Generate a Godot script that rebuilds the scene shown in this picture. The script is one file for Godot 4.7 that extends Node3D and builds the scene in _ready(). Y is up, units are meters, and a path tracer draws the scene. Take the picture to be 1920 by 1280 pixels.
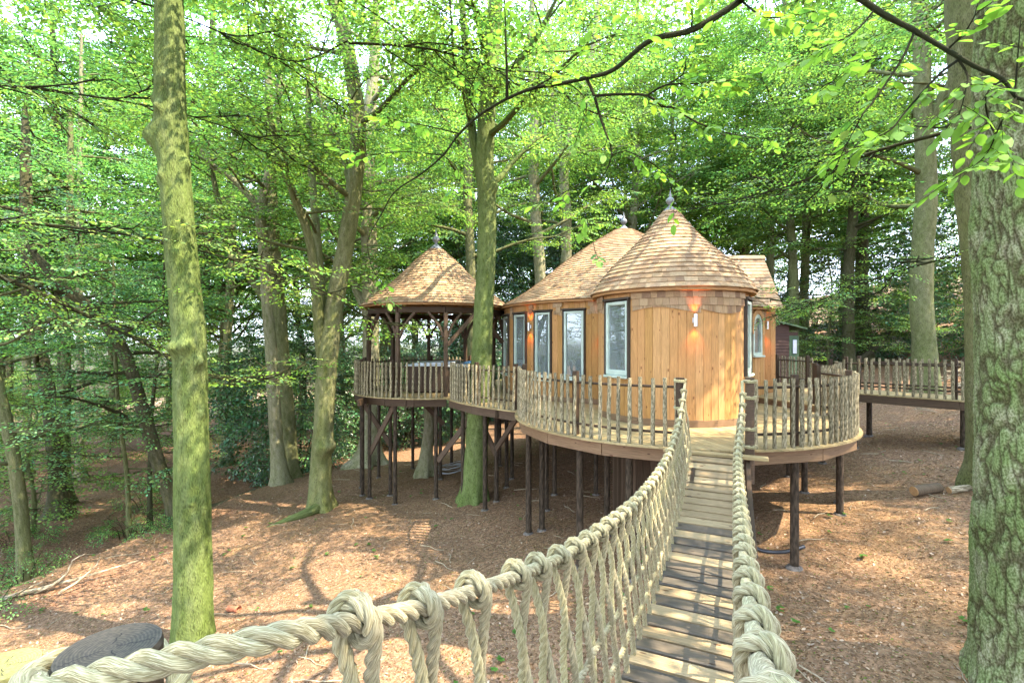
extends Node3D
# A round cedar treehouse with a gazebo on a stilted deck in a beech wood, seen from the rope bridge that leads to it.
# Deck level is y = 0, the eye stands 1.55 m above it.

var rng := RandomNumberGenerator.new()
var taken := {}
var M := {}
var nz := FastNoiseLite.new()
var SPRAY := {}
const TC := Vector2(3.335, -10.11)     # centre of the tower and of the front deck
const MC := Vector2(3.57, -15.33)      # centre of the main round house and of its deck
const GC := Vector2(-2.47, -15.6)      # centre of the gazebo
const SUN := Vector3(0.66, 0.95, 0.26)

# ------------------------------------------------------------------ mesh collecting

class MB:
	var v := PackedVector3Array()
	var n := PackedVector3Array()
	var u := PackedVector2Array()
	var c := PackedColorArray()
	var ix := PackedInt32Array()
	var tint := Color(1, 1, 1)

	func vert(p: Vector3, nn: Vector3, uv: Vector2, col: Color) -> int:
		v.append(p); n.append(nn); u.append(uv); c.append(col)
		return v.size() - 1

	func quad(a: Vector3, b: Vector3, d: Vector3, e: Vector3, us := Vector2(0, 0), ue := Vector2(1, 1)) -> void:
		# clockwise seen from the front
		var nn := (a - d).cross(a - b).normalized()
		var k := v.size()
		v.append(a); v.append(b); v.append(d); v.append(e)
		for i in 4:
			n.append(nn); c.append(tint)
		u.append(us); u.append(Vector2(ue.x, us.y)); u.append(ue); u.append(Vector2(us.x, ue.y))
		ix.append_array(PackedInt32Array([k, k + 1, k + 2, k, k + 2, k + 3]))

	func tri(a: Vector3, b: Vector3, d: Vector3, uv := Vector2(0, 0)) -> void:
		var nn := (a - d).cross(a - b).normalized()
		var k := v.size()
		v.append(a); v.append(b); v.append(d)
		for i in 3:
			n.append(nn); c.append(tint); u.append(uv)
		ix.append_array(PackedInt32Array([k, k + 1, k + 2]))

	func face(pts: Array, want: Vector3, uo := Vector2.ZERO, ud := Vector3.RIGHT, vd := Vector3.UP) -> void:
		# a flat convex polygon turned so that it looks along want
		var nn: Vector3 = (pts[0] - pts[2]).cross(pts[0] - pts[1])
		var q := pts.duplicate()
		if nn.dot(want) < 0:
			q.reverse()
		nn = want.normalized()
		var k := v.size()
		for p in q:
			v.append(p); n.append(nn); c.append(tint); u.append(uo + Vector2(p.dot(ud), p.dot(vd)))
		for i in range(1, q.size() - 1):
			ix.append_array(PackedInt32Array([k, k + i, k + i + 1]))

	# a box with broken edges; the grain (u) runs along axis `along` (0 x, 1 y, 2 z) of the given basis
	func box(at: Vector3, bas: Basis, size: Vector3, bev := 0.004, along := 0, uo := Vector2.ZERO) -> void:
		var h := size * 0.5
		var bv := minf(bev, minf(h.x, minf(h.y, h.z)) * 0.5)
		var ax := [bas.x.normalized(), bas.y.normalized(), bas.z.normalized()]
		var hh := [h.x, h.y, h.z]
		for a in 3:
			var b1 := (a + 1) % 3
			var b2 := (a + 2) % 3
			var ud: Vector3 = ax[along] if along != a else ax[b1]
			var vd: Vector3 = ax[b2] if along == b1 or along == a else ax[b1]
			for s in [-1.0, 1.0]:
				var nn: Vector3 = ax[a] * s
				var ctr: Vector3 = at + nn * hh[a]
				var e1: Vector3 = ax[b1] * (hh[b1] - bv)
				var e2: Vector3 = ax[b2] * (hh[b2] - bv)
				face([ctr - e1 - e2, ctr + e1 - e2, ctr + e1 + e2, ctr - e1 + e2], nn, uo, ud, vd)
		if bv <= 0.0:
			return
		for a in 3:
			var b1 := (a + 1) % 3
			var b2 := (a + 2) % 3
			for s1 in [-1.0, 1.0]:
				for s2 in [-1.0, 1.0]:
					var e: Vector3 = ax[a] * (hh[a] - bv)
					var p1: Vector3 = at + ax[b1] * s1 * hh[b1] + ax[b2] * s2 * (hh[b2] - bv)
					var p2: Vector3 = at + ax[b1] * s1 * (hh[b1] - bv) + ax[b2] * s2 * hh[b2]
					face([p1 - e, p1 + e, p2 + e, p2 - e], ax[b1] * s1 + ax[b2] * s2, uo, ax[along], ax[(along + 1) % 3])

	# a beam between two points
	func beam(a: Vector3, b: Vector3, w: float, h: float, up := Vector3.UP, bev := 0.004, uo := Vector2.ZERO) -> void:
		var d := (b - a).normalized()
		var s := d.cross(up).normalized()
		var t := s.cross(d).normalized()
		box((a + b) * 0.5, Basis(d, t, s), Vector3((b - a).length(), h, w), bev, 0, uo)

	# a tube along points; r one radius per point
	func tube(p: PackedVector3Array, r: PackedFloat32Array, sides := 8, caps := true, ur := 1.0, vs := 1.0, uoff := 0.0) -> void:
		var m := p.size()
		if m < 2:
			return
		var t0 := (p[1] - p[0]).normalized()
		var nn := t0.cross(Vector3(0, 0, 1) if absf(t0.z) < 0.9 else Vector3(1, 0, 0)).normalized()
		var k0 := v.size()
		var run := 0.0
		for i in m:
			var t: Vector3
			if i == 0: t = t0
			elif i == m - 1: t = (p[m - 1] - p[m - 2]).normalized()
			else: t = (p[i + 1] - p[i - 1]).normalized()
			nn = (nn - t * nn.dot(t)).normalized()
			var bb := t.cross(nn)
			if i > 0:
				run += p[i].distance_to(p[i - 1])
			for j in sides + 1:
				var a := TAU * j / sides
				var dd := nn * cos(a) + bb * sin(a)
				var rr := r[i]
				v.append(p[i] + dd * rr)
				n.append(dd)
				u.append(Vector2(ur * j / sides + uoff, run * vs))
				c.append(tint)
		for i in m - 1:
			for j in sides:
				var q := k0 + i * (sides + 1) + j
				ix.append_array(PackedInt32Array([q, q + sides + 1, q + 1, q + 1, q + sides + 1, q + sides + 2]))
		if caps:
			for e in 2:
				var i := 0 if e == 0 else m - 1
				var t := (p[0] - p[1]).normalized() if e == 0 else (p[m - 1] - p[m - 2]).normalized()
				var k := v.size()
				v.append(p[i]); n.append(t); u.append(Vector2(0.5, 0.5)); c.append(tint)
				for j in sides + 1:
					v.append(v[k0 + i * (sides + 1) + j]); n.append(t); c.append(tint)
					var a := TAU * j / sides
					u.append(Vector2(0.5 + 0.4 * cos(a), 0.5 + 0.4 * sin(a)))
				for j in sides:
					if e == 0: ix.append_array(PackedInt32Array([k, k + 1 + j, k + 2 + j]))
					else: ix.append_array(PackedInt32Array([k, k + 2 + j, k + 1 + j]))

	# profile of (radius, height), turned about an upright axis
	func lathe(at: Vector3, prof: Array, seg := 24, smooth := true, a0 := 0.0, a1 := TAU) -> void:
		var m := prof.size()
		if smooth:
			var k0 := v.size()
			var run := 0.0
			for i in m:
				var d: Vector2 = prof[mini(i + 1, m - 1)] - prof[maxi(i - 1, 0)]
				var nr := Vector2(d.y, -d.x).normalized()
				if i > 0: run += (prof[i] - prof[i - 1]).length()
				for j in seg + 1:
					var a := a0 + (a1 - a0) * j / seg
					v.append(at + Vector3(sin(a) * prof[i].x, prof[i].y, cos(a) * prof[i].x))
					n.append(Vector3(sin(a) * nr.x, nr.y, cos(a) * nr.x))
					u.append(Vector2(a * maxf(prof[0].x, 0.1), run)); c.append(tint)
			for i in m - 1:
				for j in seg:
					var q := k0 + i * (seg + 1) + j
					ix.append_array(PackedInt32Array([q, q + seg + 1, q + 1, q + 1, q + seg + 1, q + seg + 2]))
		else:
			for i in m - 1:
				for j in seg:
					var a := a0 + (a1 - a0) * j / seg
					var b := a0 + (a1 - a0) * (j + 1) / seg
					var p: Vector2 = prof[i]
					var q: Vector2 = prof[i + 1]
					var w := [at + Vector3(sin(a) * p.x, p.y, cos(a) * p.x), at + Vector3(sin(b) * p.x, p.y, cos(b) * p.x), at + Vector3(sin(b) * q.x, q.y, cos(b) * q.x), at + Vector3(sin(a) * q.x, q.y, cos(a) * q.x)]
					var d := q - p
					var mid := (a + b) * 0.5
					face(w, Vector3(sin(mid) * d.y, -d.x, cos(mid) * d.y), Vector2(j * 0.37, 0), Vector3(cos(mid), 0, -sin(mid)), Vector3.UP)

	# rope of three laid strands along dense points
	func rope(p: PackedVector3Array, rad: float, pitch: float, sides := 6, strands := 3) -> void:
		var m := p.size()
		var t0 := (p[1] - p[0]).normalized()
		var nn := t0.cross(Vector3(0.3, 0.2, 1)).normalized()
		var run := 0.0
		var k0 := v.size()
		for i in m:
			var t := (p[mini(i + 1, m - 1)] - p[maxi(i - 1, 0)]).normalized()
			nn = (nn - t * nn.dot(t)).normalized()
			var bb := t.cross(nn)
			if i > 0: run += p[i].distance_to(p[i - 1])
			# grime and damp come and go along the rope
			var soil := 0.90 + 0.07 * sin(run * 5.3 + p[0].x * 9.0) * sin(run * 1.9 + p[0].z * 5.0) + 0.04 * sin(run * 23.0)
			var stain := Color(soil, soil * (1.0 + 0.02 * sin(run * 3.1)), soil * (0.98 - 0.05 * sin(run * 2.2 + 1.0)))
			for s in strands:
				var w := TAU * (float(s) / strands + run / pitch)
				var o := (nn * cos(w) + bb * sin(w)) * rad * 0.5
				for j in sides + 1:
					var a := TAU * j / sides + w
					var dd := nn * cos(a) + bb * sin(a)
					v.append(p[i] + o + dd * rad * 0.53)
					n.append(dd)
					u.append(Vector2(float(j) / sides * 2.0 + run * 14.0, run * 3.0))
					c.append(tint * stain)
		var row := strands * (sides + 1)
		for i in m - 1:
			for s in strands:
				for j in sides:
					var q := k0 + i * row + s * (sides + 1) + j
					ix.append_array(PackedInt32Array([q, q + row, q + 1, q + 1, q + row, q + row + 1]))
		for e in 2:
			var i := 0 if e == 0 else m - 1
			var t := (p[0] - p[1]).normalized() if e == 0 else (p[m - 1] - p[m - 2]).normalized()
			var ring := []
			for j in 8:
				var a := TAU * j / 8
				ring.append(p[i] + (nn * cos(a) + t.cross(nn).normalized() * sin(a)) * rad * 0.6)
			face(ring, t)

	func mesh() -> ArrayMesh:
		var am := ArrayMesh.new()
		var ar := []
		ar.resize(Mesh.ARRAY_MAX)
		ar[Mesh.ARRAY_VERTEX] = v
		ar[Mesh.ARRAY_NORMAL] = n
		ar[Mesh.ARRAY_TEX_UV] = u
		ar[Mesh.ARRAY_COLOR] = c
		ar[Mesh.ARRAY_INDEX] = ix
		am.add_surface_from_arrays(Mesh.PRIMITIVE_TRIANGLES, ar)
		return am

# ------------------------------------------------------------------ things and parts

func numbered(called: String) -> String:
	var k: int = taken.get(called, 0)
	taken[called] = k + 1
	return called if k == 0 else "%s_%03d" % [called, k]

func tag(o: Node, label: String, category: String, group := "", kind := "") -> void:
	if label: o.set_meta("label", label)
	if category: o.set_meta("category", category)
	if group: o.set_meta("group", group)
	if kind: o.set_meta("kind", kind)

func thing(called: String, label: String, category: String, at := Vector3.ZERO, group := "") -> Node3D:
	var o := Node3D.new()
	o.name = numbered(called)
	add_child(o)
	o.position = at
	tag(o, label, category, group)
	return o

var part_no := {}
func part(called: String, me: Mesh, mat: Material, parent: Node, tr := Transform3D.IDENTITY) -> MeshInstance3D:
	var o := MeshInstance3D.new()
	var key := str(parent.get_instance_id()) + called
	var k: int = part_no.get(key, 0)
	part_no[key] = k + 1
	o.name = called if k == 0 else "%s_%03d" % [called, k]
	o.mesh = me
	o.material_override = mat
	parent.add_child(o)
	o.transform = tr
	return o

func many(called: String, me: Mesh, mat: Material, parent: Node, trs: Array, cols: Array = []) -> MultiMeshInstance3D:
	var mm := MultiMesh.new()
	mm.transform_format = MultiMesh.TRANSFORM_3D
	mm.use_colors = cols.size() > 0
	mm.mesh = me
	mm.instance_count = trs.size()
	for i in trs.size():
		mm.set_instance_transform(i, trs[i])
	for i in cols.size():
		mm.set_instance_color(i, cols[i])
	var o := MultiMeshInstance3D.new()
	o.name = called
	o.multimesh = mm
	o.material_override = mat
	parent.add_child(o, true)
	o.set_meta("kind", "stuff")
	return o

func rr(a: float, b: float) -> float:
	return rng.randf_range(a, b)

func ring(c: Vector2, deg: float, r: float, y := 0.0) -> Vector3:
	var a := deg_to_rad(deg)
	return Vector3(c.x + sin(a) * r, y, c.y + cos(a) * r)

# upright frame that looks outwards from a round wall: x along the wall, y up, z outwards
func outward(deg: float) -> Basis:
	var a := deg_to_rad(deg)
	return Basis(Vector3(cos(a), 0, -sin(a)), Vector3.UP, Vector3(sin(a), 0, cos(a)))

func smooth_path(p: Array, step: float) -> PackedVector3Array:
	var out := PackedVector3Array()
	for i in p.size() - 1:
		var a: Vector3 = p[maxi(i - 1, 0)]
		var b: Vector3 = p[i]
		var d: Vector3 = p[i + 1]
		var e: Vector3 = p[mini(i + 2, p.size() - 1)]
		var k := maxi(1, int(ceil(b.distance_to(d) / step)))
		for j in k:
			out.append(b.cubic_interpolate(d, a, e, float(j) / k))
	out.append(p[-1])
	return out

func lerp_list(l: Array, t: float) -> float:
	var x := clampf(t, 0, 1) * (l.size() - 1)
	var i := mini(int(x), l.size() - 2)
	return lerpf(l[i], l[i + 1], x - i)

# height of the forest floor: it falls to the left and climbs to the right and behind
func ground_y(x: float, z: float) -> float:
	var y := -2.38 + 0.105 * x + 0.04 * (z + 9.0)
	var e := maxf(0.0, x - 4.0)
	y += 0.012 * e * e / (1.0 + 0.075 * e) - 0.06 * maxf(0.0, x - 16.0)
	var far := maxf(0.0, -z - 22.0)
	y += 0.035 * far * clampf((x + 6.0) / 16.0, 0.0, 1.0) - 0.02 * far * clampf((-x - 6.0) / 10.0, 0.0, 1.0)
	if x < -8.0:
		y += 0.05 * (-8.0 - x)
	# an old bank on the left, cut like a shallow ditch
	var side := (x + 10.6) - (z + 10.0) * -0.16
	y -= 0.75 * smoothstep(0.9, -0.9, side) * smoothstep(-60.0, -14.0, x)
	y += 0.35 * smoothstep(-2.0, -5.0, side)
	y += nz.get_noise_2d(x * 9.0, z * 9.0) * 0.16 + nz.get_noise_2d(x * 40.0, z * 40.0) * 0.045
	return y

# ------------------------------------------------------------------ materials

func lin(r: float, g: float, b: float) -> Color:
	return Color(r, g, b).linear_to_srgb()

func mat(called: String, col: Color, rough := 0.8, spec := 0.3) -> StandardMaterial3D:
	var m := StandardMaterial3D.new()
	m.resource_name = called
	m.albedo_color = col
	m.roughness = rough
	m.metallic_specular = spec
	return m

func noise(seed_: int, freq: float, type := FastNoiseLite.TYPE_SIMPLEX_SMOOTH, oct := 4) -> FastNoiseLite:
	var f := FastNoiseLite.new()
	f.seed = seed_
	f.noise_type = type
	f.frequency = freq
	f.fractal_octaves = oct
	return f

func noise_tex(f: FastNoiseLite, w: int, h: int, cols: Array, offs: Array) -> NoiseTexture2D:
	var t := NoiseTexture2D.new()
	t.width = w
	t.height = h
	t.seamless = true
	t.generate_mipmaps = false
	t.noise = f
	if cols.size():
		var g := Gradient.new()
		g.offsets = PackedFloat32Array(offs)
		g.colors = PackedColorArray(cols)
		t.color_ramp = g
	return t

# sawn softwood: grain along u, with a few knots; near-white so that the material's colour gives the species
func wood_image(seed_: int, knots: int, contrast: float) -> ImageTexture:
	var w := 512
	var h := 256
	var im := Image.create(w, h, false, Image.FORMAT_RGB8)
	var f := noise(seed_, 1.0, FastNoiseLite.TYPE_SIMPLEX_SMOOTH, 3)
	var r := RandomNumberGenerator.new()
	r.seed = seed_
	var ks := []
	for i in knots:
		ks.append(Vector3(r.randf() * w, r.randf() * h, r.randf_range(2.5, 5.0)))
	for y in h:
		for x in w:
			var yy := float(y)
			var dark := 0.0
			for k in ks:
				var dx: float = x - k.x
				var dy: float = yy - k.y
				if absf(dx) < 40.0 and absf(dy) < 26.0:
					var d := sqrt(dx * dx * 0.5 + dy * dy)
					yy += signf(dy) * 9.0 * exp(-d * d / 260.0)
					dark = maxf(dark, clampf((k.z + 1.0 - d) * 0.5, 0.0, 1.0))
			var a := f.get_noise_2d(x * 0.006, yy * 0.10)
			var b := f.get_noise_2d(x * 0.02 + 300.0, yy * 0.55)
			var rings := 0.5 + 0.5 * sin(yy * 0.42 + a * 9.0)
			var val := 0.86 + contrast * (0.11 * a + 0.08 * b - 0.09 * rings)
			val = lerpf(val, 0.42, dark * 0.75)
			im.set_pixel(x, y, Color(val, val * lerpf(1.0, 0.86, dark) * (0.985 + 0.015 * rings), val * (0.95 - 0.15 * dark)))
	return ImageTexture.create_from_image(im)

# forest floor: brown soil under a mat of beech leaf litter, husks and bark chips
func litter_image() -> ImageTexture:
	var s := 1024
	var im := Image.create(s, s, false, Image.FORMAT_RGB8)
	var f := noise(11, 1.0, FastNoiseLite.TYPE_SIMPLEX_SMOOTH, 4)
	for y in s:
		for x in s:
			var a := TAU * x / s
			var b := TAU * y / s
			var q := f.get_noise_3d(cos(a) * 4.0 + cos(b) * 4.0, sin(a) * 4.0, sin(b) * 4.0 + 7.0)
			var k := 0.74 + 0.34 * q + rng.randf() * 0.12
			im.set_pixel(x, y, Color(0.60 * k, 0.465 * k, 0.37 * k))
	for i in 11000:
		var cx := rng.randi() % s
		var cy := rng.randi() % s
		var an := rng.randf() * TAU
		var la := rr(3.0, 9.0)
		var lb := la * rr(0.25, 0.6)
		var t := rng.randf()
		var col := Color(0.50, 0.39, 0.30)
		if t < 0.25: col = Color(0.60, 0.50, 0.41)
		elif t < 0.45: col = Color(0.40, 0.29, 0.20)
		elif t < 0.60: col = Color(0.58, 0.44, 0.33)
		elif t < 0.66: col = Color(0.60, 0.49, 0.36)
		elif t < 0.69: col = Color(0.36, 0.40, 0.18)
		col = col * rr(0.8, 1.12)
		var ca := cos(an)
		var sa := sin(an)
		var e := int(ceil(la))
		for y in range(-e, e + 1):
			for x in range(-e, e + 1):
				var p := (x * ca + y * sa) / la
				var q := (-x * sa + y * ca) / lb
				var d := p * p + q * q
				if d < 1.0:
					var sh := 0.8 + 0.25 * (1.0 - d) - (0.15 if absf(q) < 0.15 else 0.0)
					im.set_pixel(posmod(cx + x, s), posmod(cy + y, s), col * sh)
				elif d < 1.5 and q > 0.4:
					var o := im.get_pixel(posmod(cx + x, s), posmod(cy + y, s))
					im.set_pixel(posmod(cx + x, s), posmod(cy + y, s), o * 0.8)
	return ImageTexture.create_from_image(im)

# beech bark: fine upright ridges over soft blotches, joined up at its edges
func bark_image() -> ImageTexture:
	var w := 768
	var h := 512
	var im := Image.create(w, h, false, Image.FORMAT_RGB8)
	var f := noise(41, 1.0, FastNoiseLite.TYPE_SIMPLEX_SMOOTH, 3)
	for y in h:
		var e := float(y) / h
		for x in w:
			var a := TAU * x / w
			var ca := cos(a)
			var sa := sin(a)
			var n1 := lerpf(f.get_noise_3d(ca * 15.0, sa * 15.0, y * 0.035), f.get_noise_3d(ca * 15.0, sa * 15.0, (y - h) * 0.035), e)
			var n2 := lerpf(f.get_noise_3d(ca * 2.0 + 40.0, sa * 2.0, y * 0.012), f.get_noise_3d(ca * 2.0 + 40.0, sa * 2.0, (y - h) * 0.012), e)
			var rid := 1.0 - absf(n1) * 1.6
			var v := 0.56 + 0.34 * rid + 0.13 * n2
			im.set_pixel(x, y, Color(v * (1.0 + 0.04 * n2), v, v * (0.92 + 0.12 * n2)))
	return ImageTexture.create_from_image(im)

func end_grain_image() -> ImageTexture:
	var s := 256
	var im := Image.create(s, s, false, Image.FORMAT_RGB8)
	var f := noise(31, 0.02)
	for y in s:
		for x in s:
			var p := Vector2(x - s * 0.5, y - s * 0.5)
			var d := p.length() + f.get_noise_2d(x, y) * 3.0
			var v := 0.78 + 0.10 * sin(d * 0.75) + 0.06 * sin(d * 1.9) + f.get_noise_2d(x * 3.0, y * 3.0) * 0.2
			var an := p.angle()
			for k in [0.7, 2.3, -1.9, -0.45]:
				var off: float = absf(wrapf(an - k + f.get_noise_1d(d * 3.0) * 0.12, -PI, PI)) * p.length()
				if off < 1.6 and p.length() > 18.0 and p.length() < 108.0 * (0.6 + 0.4 * absf(sin(k * 5.0))):
					v *= 0.35
			im.set_pixel(x, y, Color(v, v, v * 0.98))
	return ImageTexture.create_from_image(im)

func make_materials() -> void:
	var wood := wood_image(3, 9, 1.0)
	var plain := wood_image(8, 0, 1.25)
	var fine := noise_tex(noise(5, 0.05, FastNoiseLite.TYPE_SIMPLEX_SMOOTH, 5), 256, 256, [Color(0.72, 0.72, 0.72), Color(1, 1, 1)], [0.2, 0.8])

	# sawn timber: [name, colour, texture]
	var woods := {
		"board_a": [lin(0.57, 0.29, 0.112), wood], "board_b": [lin(0.61, 0.33, 0.137), wood], "board_c": [lin(0.51, 0.265, 0.088), wood], "board_d": [lin(0.585, 0.298, 0.115), wood],
		"deck_a": [lin(0.46, 0.34, 0.17), plain], "deck_b": [lin(0.52, 0.39, 0.20), plain], "deck_c": [lin(0.41, 0.30, 0.15), plain],
		"dark_timber": [lin(0.08, 0.05, 0.03), plain], "brown_timber": [lin(0.13, 0.085, 0.056), plain], "fascia": [lin(0.27, 0.165, 0.095), wood], "trim": [lin(0.085, 0.065, 0.05), plain],
		"rafter": [lin(0.40, 0.22, 0.11), plain], "eave": [lin(0.50, 0.26, 0.11), plain],
		"plank_dark_a": [lin(0.105, 0.088, 0.07), wood], "plank_dark_b": [lin(0.145, 0.115, 0.085), wood], "plank_pale_a": [lin(0.44, 0.325, 0.185), wood], "plank_pale_b": [lin(0.35, 0.25, 0.14), wood],
		"shed_board": [lin(0.095, 0.052, 0.04), plain], "shed_green": [lin(0.09, 0.14, 0.08), plain], "tub_panel": [lin(0.10, 0.065, 0.045), plain],
		"log_bark": [lin(0.16, 0.11, 0.07), plain], "log_end": [lin(0.56, 0.33, 0.16), plain],
	}
	for k in woods:
		var m := mat(k, woods[k][0], 0.72, 0.28)
		m.albedo_texture = woods[k][1]
		m.uv1_scale = Vector3(0.5, 2.0, 1)
		M[k] = m
	for k in ["deck_a", "deck_b", "deck_c", "plank_dark_a", "plank_dark_b"]:
		M[k].roughness = 0.55
	# cedar shingles: eight tones, and one that takes its tone from each copy
	var tones := shingle_tones()
	for i in tones.size():
		var m := mat("shingle_tone", Color(tones[i]).linear_to_srgb(), 0.75, 0.25)
		m.albedo_texture = plain
		m.uv1_scale = Vector3(0.35, 1.1, 1)
		M["shingle_%d" % i] = m
	var ms := mat("shingle_many", Color(1, 1, 1), 0.75, 0.25)
	ms.albedo_texture = plain
	ms.uv1_scale = Vector3(0.35, 1.1, 1)
	ms.vertex_color_use_as_albedo = true
	M.shingles = ms

	var rope := mat("rope", lin(0.53, 0.465, 0.275), 0.9, 0.15)
	rope.albedo_texture = noise_tex(noise(21, 0.06, FastNoiseLite.TYPE_SIMPLEX_SMOOTH, 5), 256, 256, [Color(0.66, 0.64, 0.58), Color(1, 1, 1)], [0.25, 0.75])
	rope.vertex_color_use_as_albedo = true
	rope.uv1_scale = Vector3(1.0, 0.8, 1)
	rope.rim_enabled = true
	rope.rim = 0.4
	rope.heightmap_enabled = true
	rope.heightmap_texture = rope.albedo_texture
	rope.heightmap_scale = 0.3
	M.rope = rope

	# barks: mottled, green with algae
	var mottles := bark_image()
	var barks := {"beech": lin(0.21, 0.205, 0.115), "beech_green": lin(0.165, 0.20, 0.078), "beech_pale": lin(0.31, 0.285, 0.195), "beech_dark": lin(0.11, 0.10, 0.065), "limb_dark": lin(0.075, 0.075, 0.042)}
	for k in barks:
		var m := mat(k, barks[k], 0.9, 0.2)
		m.albedo_texture = mottles
		m.uv1_scale = Vector3(1, 0.5, 1)
		m.vertex_color_use_as_albedo = true
		m.heightmap_enabled = true
		m.heightmap_texture = mottles
		m.heightmap_scale = 3.5
		M[k] = m
	var oak := mat("fissured_bark", Color(1, 1, 1), 0.92, 0.2)
	oak.vertex_color_use_as_albedo = true
	oak.albedo_texture = noise_tex(noise(47, 0.05, FastNoiseLite.TYPE_SIMPLEX_SMOOTH, 5), 512, 512, [Color(0.70, 0.72, 0.62), Color(1, 1, 1)], [0.25, 0.7])
	oak.uv1_scale = Vector3(6, 1.2, 1)
	oak.heightmap_enabled = true
	oak.heightmap_texture = oak.albedo_texture
	oak.heightmap_scale = 0.7
	M.oak = oak
	var rod := mat("hazel_rod", lin(0.31, 0.26, 0.175), 0.85, 0.2)
	rod.albedo_texture = noise_tex(noise(51, 0.03, FastNoiseLite.TYPE_SIMPLEX_SMOOTH, 5), 256, 256, [Color(0.62, 0.61, 0.55), Color(0.84, 0.83, 0.77), Color(1, 1, 0.96)], [0.25, 0.5, 0.75])
	rod.uv1_scale = Vector3(1, 1.5, 1)
	M.rod = rod
	var rod2: StandardMaterial3D = rod.duplicate()
	rod2.albedo_color = lin(0.24, 0.20, 0.135)
	M.rod_dark = rod2
	var rod3: StandardMaterial3D = rod.duplicate()
	rod3.albedo_color = lin(0.37, 0.31, 0.21)
	M.rod_pale = rod3
	var pole := mat("stained_pole", lin(0.06, 0.041, 0.027), 0.75, 0.3)
	pole.albedo_texture = rod.albedo_texture
	pole.uv1_scale = Vector3(1, 0.7, 1)
	M.pole = pole

	var lf := mat("beech_leaf", Color(1, 1, 1), 0.55, 0.2)
	lf.vertex_color_use_as_albedo = true
	lf.cull_mode = BaseMaterial3D.CULL_DISABLED
	lf.backlight_enabled = true
	lf.backlight = Color(0.98, 1.06, 0.72)
	M.leaf = lf
	var ev := mat("evergreen_leaf", Color(1, 1, 1), 0.38, 0.5)
	ev.vertex_color_use_as_albedo = true
	ev.cull_mode = BaseMaterial3D.CULL_DISABLED
	ev.backlight_enabled = true
	ev.backlight = Color(0.35, 0.4, 0.2)
	M.evergreen = ev
	var dead := mat("dead_leaf", Color(1, 1, 1), 0.8, 0.25)
	dead.vertex_color_use_as_albedo = true
	dead.cull_mode = BaseMaterial3D.CULL_DISABLED
	M.dead = dead

	var gr := mat("forest_floor", Color(1, 1, 1), 0.95, 0.15)
	gr.vertex_color_use_as_albedo = true
	gr.albedo_texture = litter_image()
	gr.heightmap_enabled = true
	gr.heightmap_texture = gr.albedo_texture
	gr.heightmap_scale = 4.0
	M.ground = gr

	var fr := mat("sage_paint", lin(0.40, 0.45, 0.36), 0.45, 0.4)
	fr.albedo_texture = noise_tex(noise(61, 0.02), 128, 128, [Color(0.93, 0.93, 0.93), Color(1, 1, 1)], [0.3, 0.7])
	M.frame = fr
	var glass := mat("window_glass", Color(0.75, 0.80, 0.78, 0.02), 0.015, 0.75)
	glass.metallic = 0.28
	glass.transparency = BaseMaterial3D.TRANSPARENCY_ALPHA
	M.glass = glass
	M.steel = mat("brushed_steel", lin(0.55, 0.55, 0.55), 0.35, 0.5)
	M.steel.metallic = 0.9
	M.lead = mat("grey_lead", lin(0.17, 0.18, 0.19), 0.55, 0.5)
	M.lead.albedo_texture = fine
	M.finial = mat("pale_finial", lin(0.17, 0.175, 0.17), 0.4, 0.5)
	M.interior = mat("interior_lining", lin(0.12, 0.09, 0.06), 0.9, 0.2)
	var glow := mat("lamp_glow", Color(1, 0.8, 0.55), 0.6)
	glow.emission_enabled = true
	glow.emission = Color(1.0, 0.62, 0.28)
	glow.emission_energy_multiplier = 2.5
	M.glow = glow
	var top := mat("charred_end_grain", lin(0.085, 0.068, 0.048), 0.6, 0.35)
	top.albedo_texture = end_grain_image()
	M.post_top = top
	var top2: StandardMaterial3D = top.duplicate()
	top2.albedo_color = lin(0.36, 0.32, 0.10)
	M.stump_top = top2
	M.concrete = mat("concrete", lin(0.15, 0.125, 0.10), 0.9, 0.2)
	M.concrete.albedo_texture = fine
	M.terracotta = mat("terracotta", lin(0.45, 0.16, 0.08), 0.8, 0.25)
	M.terracotta.albedo_texture = fine
	M.black_plastic = mat("black_plastic", lin(0.02, 0.02, 0.022), 0.4, 0.5)
	M.tub_rim = mat("acrylic_rim", lin(0.42, 0.43, 0.42), 0.4, 0.5)
	M.blue_cloth = mat("blue_cloth", lin(0.16, 0.30, 0.42), 0.9, 0.2)
	M.wire = mat("galvanised_wire", lin(0.30, 0.30, 0.29), 0.5, 0.5)
	M.dead_wood = mat("dead_wood", lin(0.42, 0.34, 0.25), 0.9, 0.2)
	M.dead_wood.albedo_texture = rod.albedo_texture
	M.white_paint = mat("white_paint", lin(0.40, 0.40, 0.42), 0.6, 0.3)

func shingle_tones() -> Array:
	return [Color(0.460, 0.304, 0.175), Color(0.490, 0.333, 0.198), Color(0.440, 0.280, 0.158), Color(0.520, 0.357, 0.220), Color(0.380, 0.236, 0.136), Color(0.470, 0.299, 0.181), Color(0.450, 0.299, 0.181), Color(0.300, 0.183, 0.113)]

# ------------------------------------------------------------------ the treehouse

var shingle_mesh: Array = []

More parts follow.
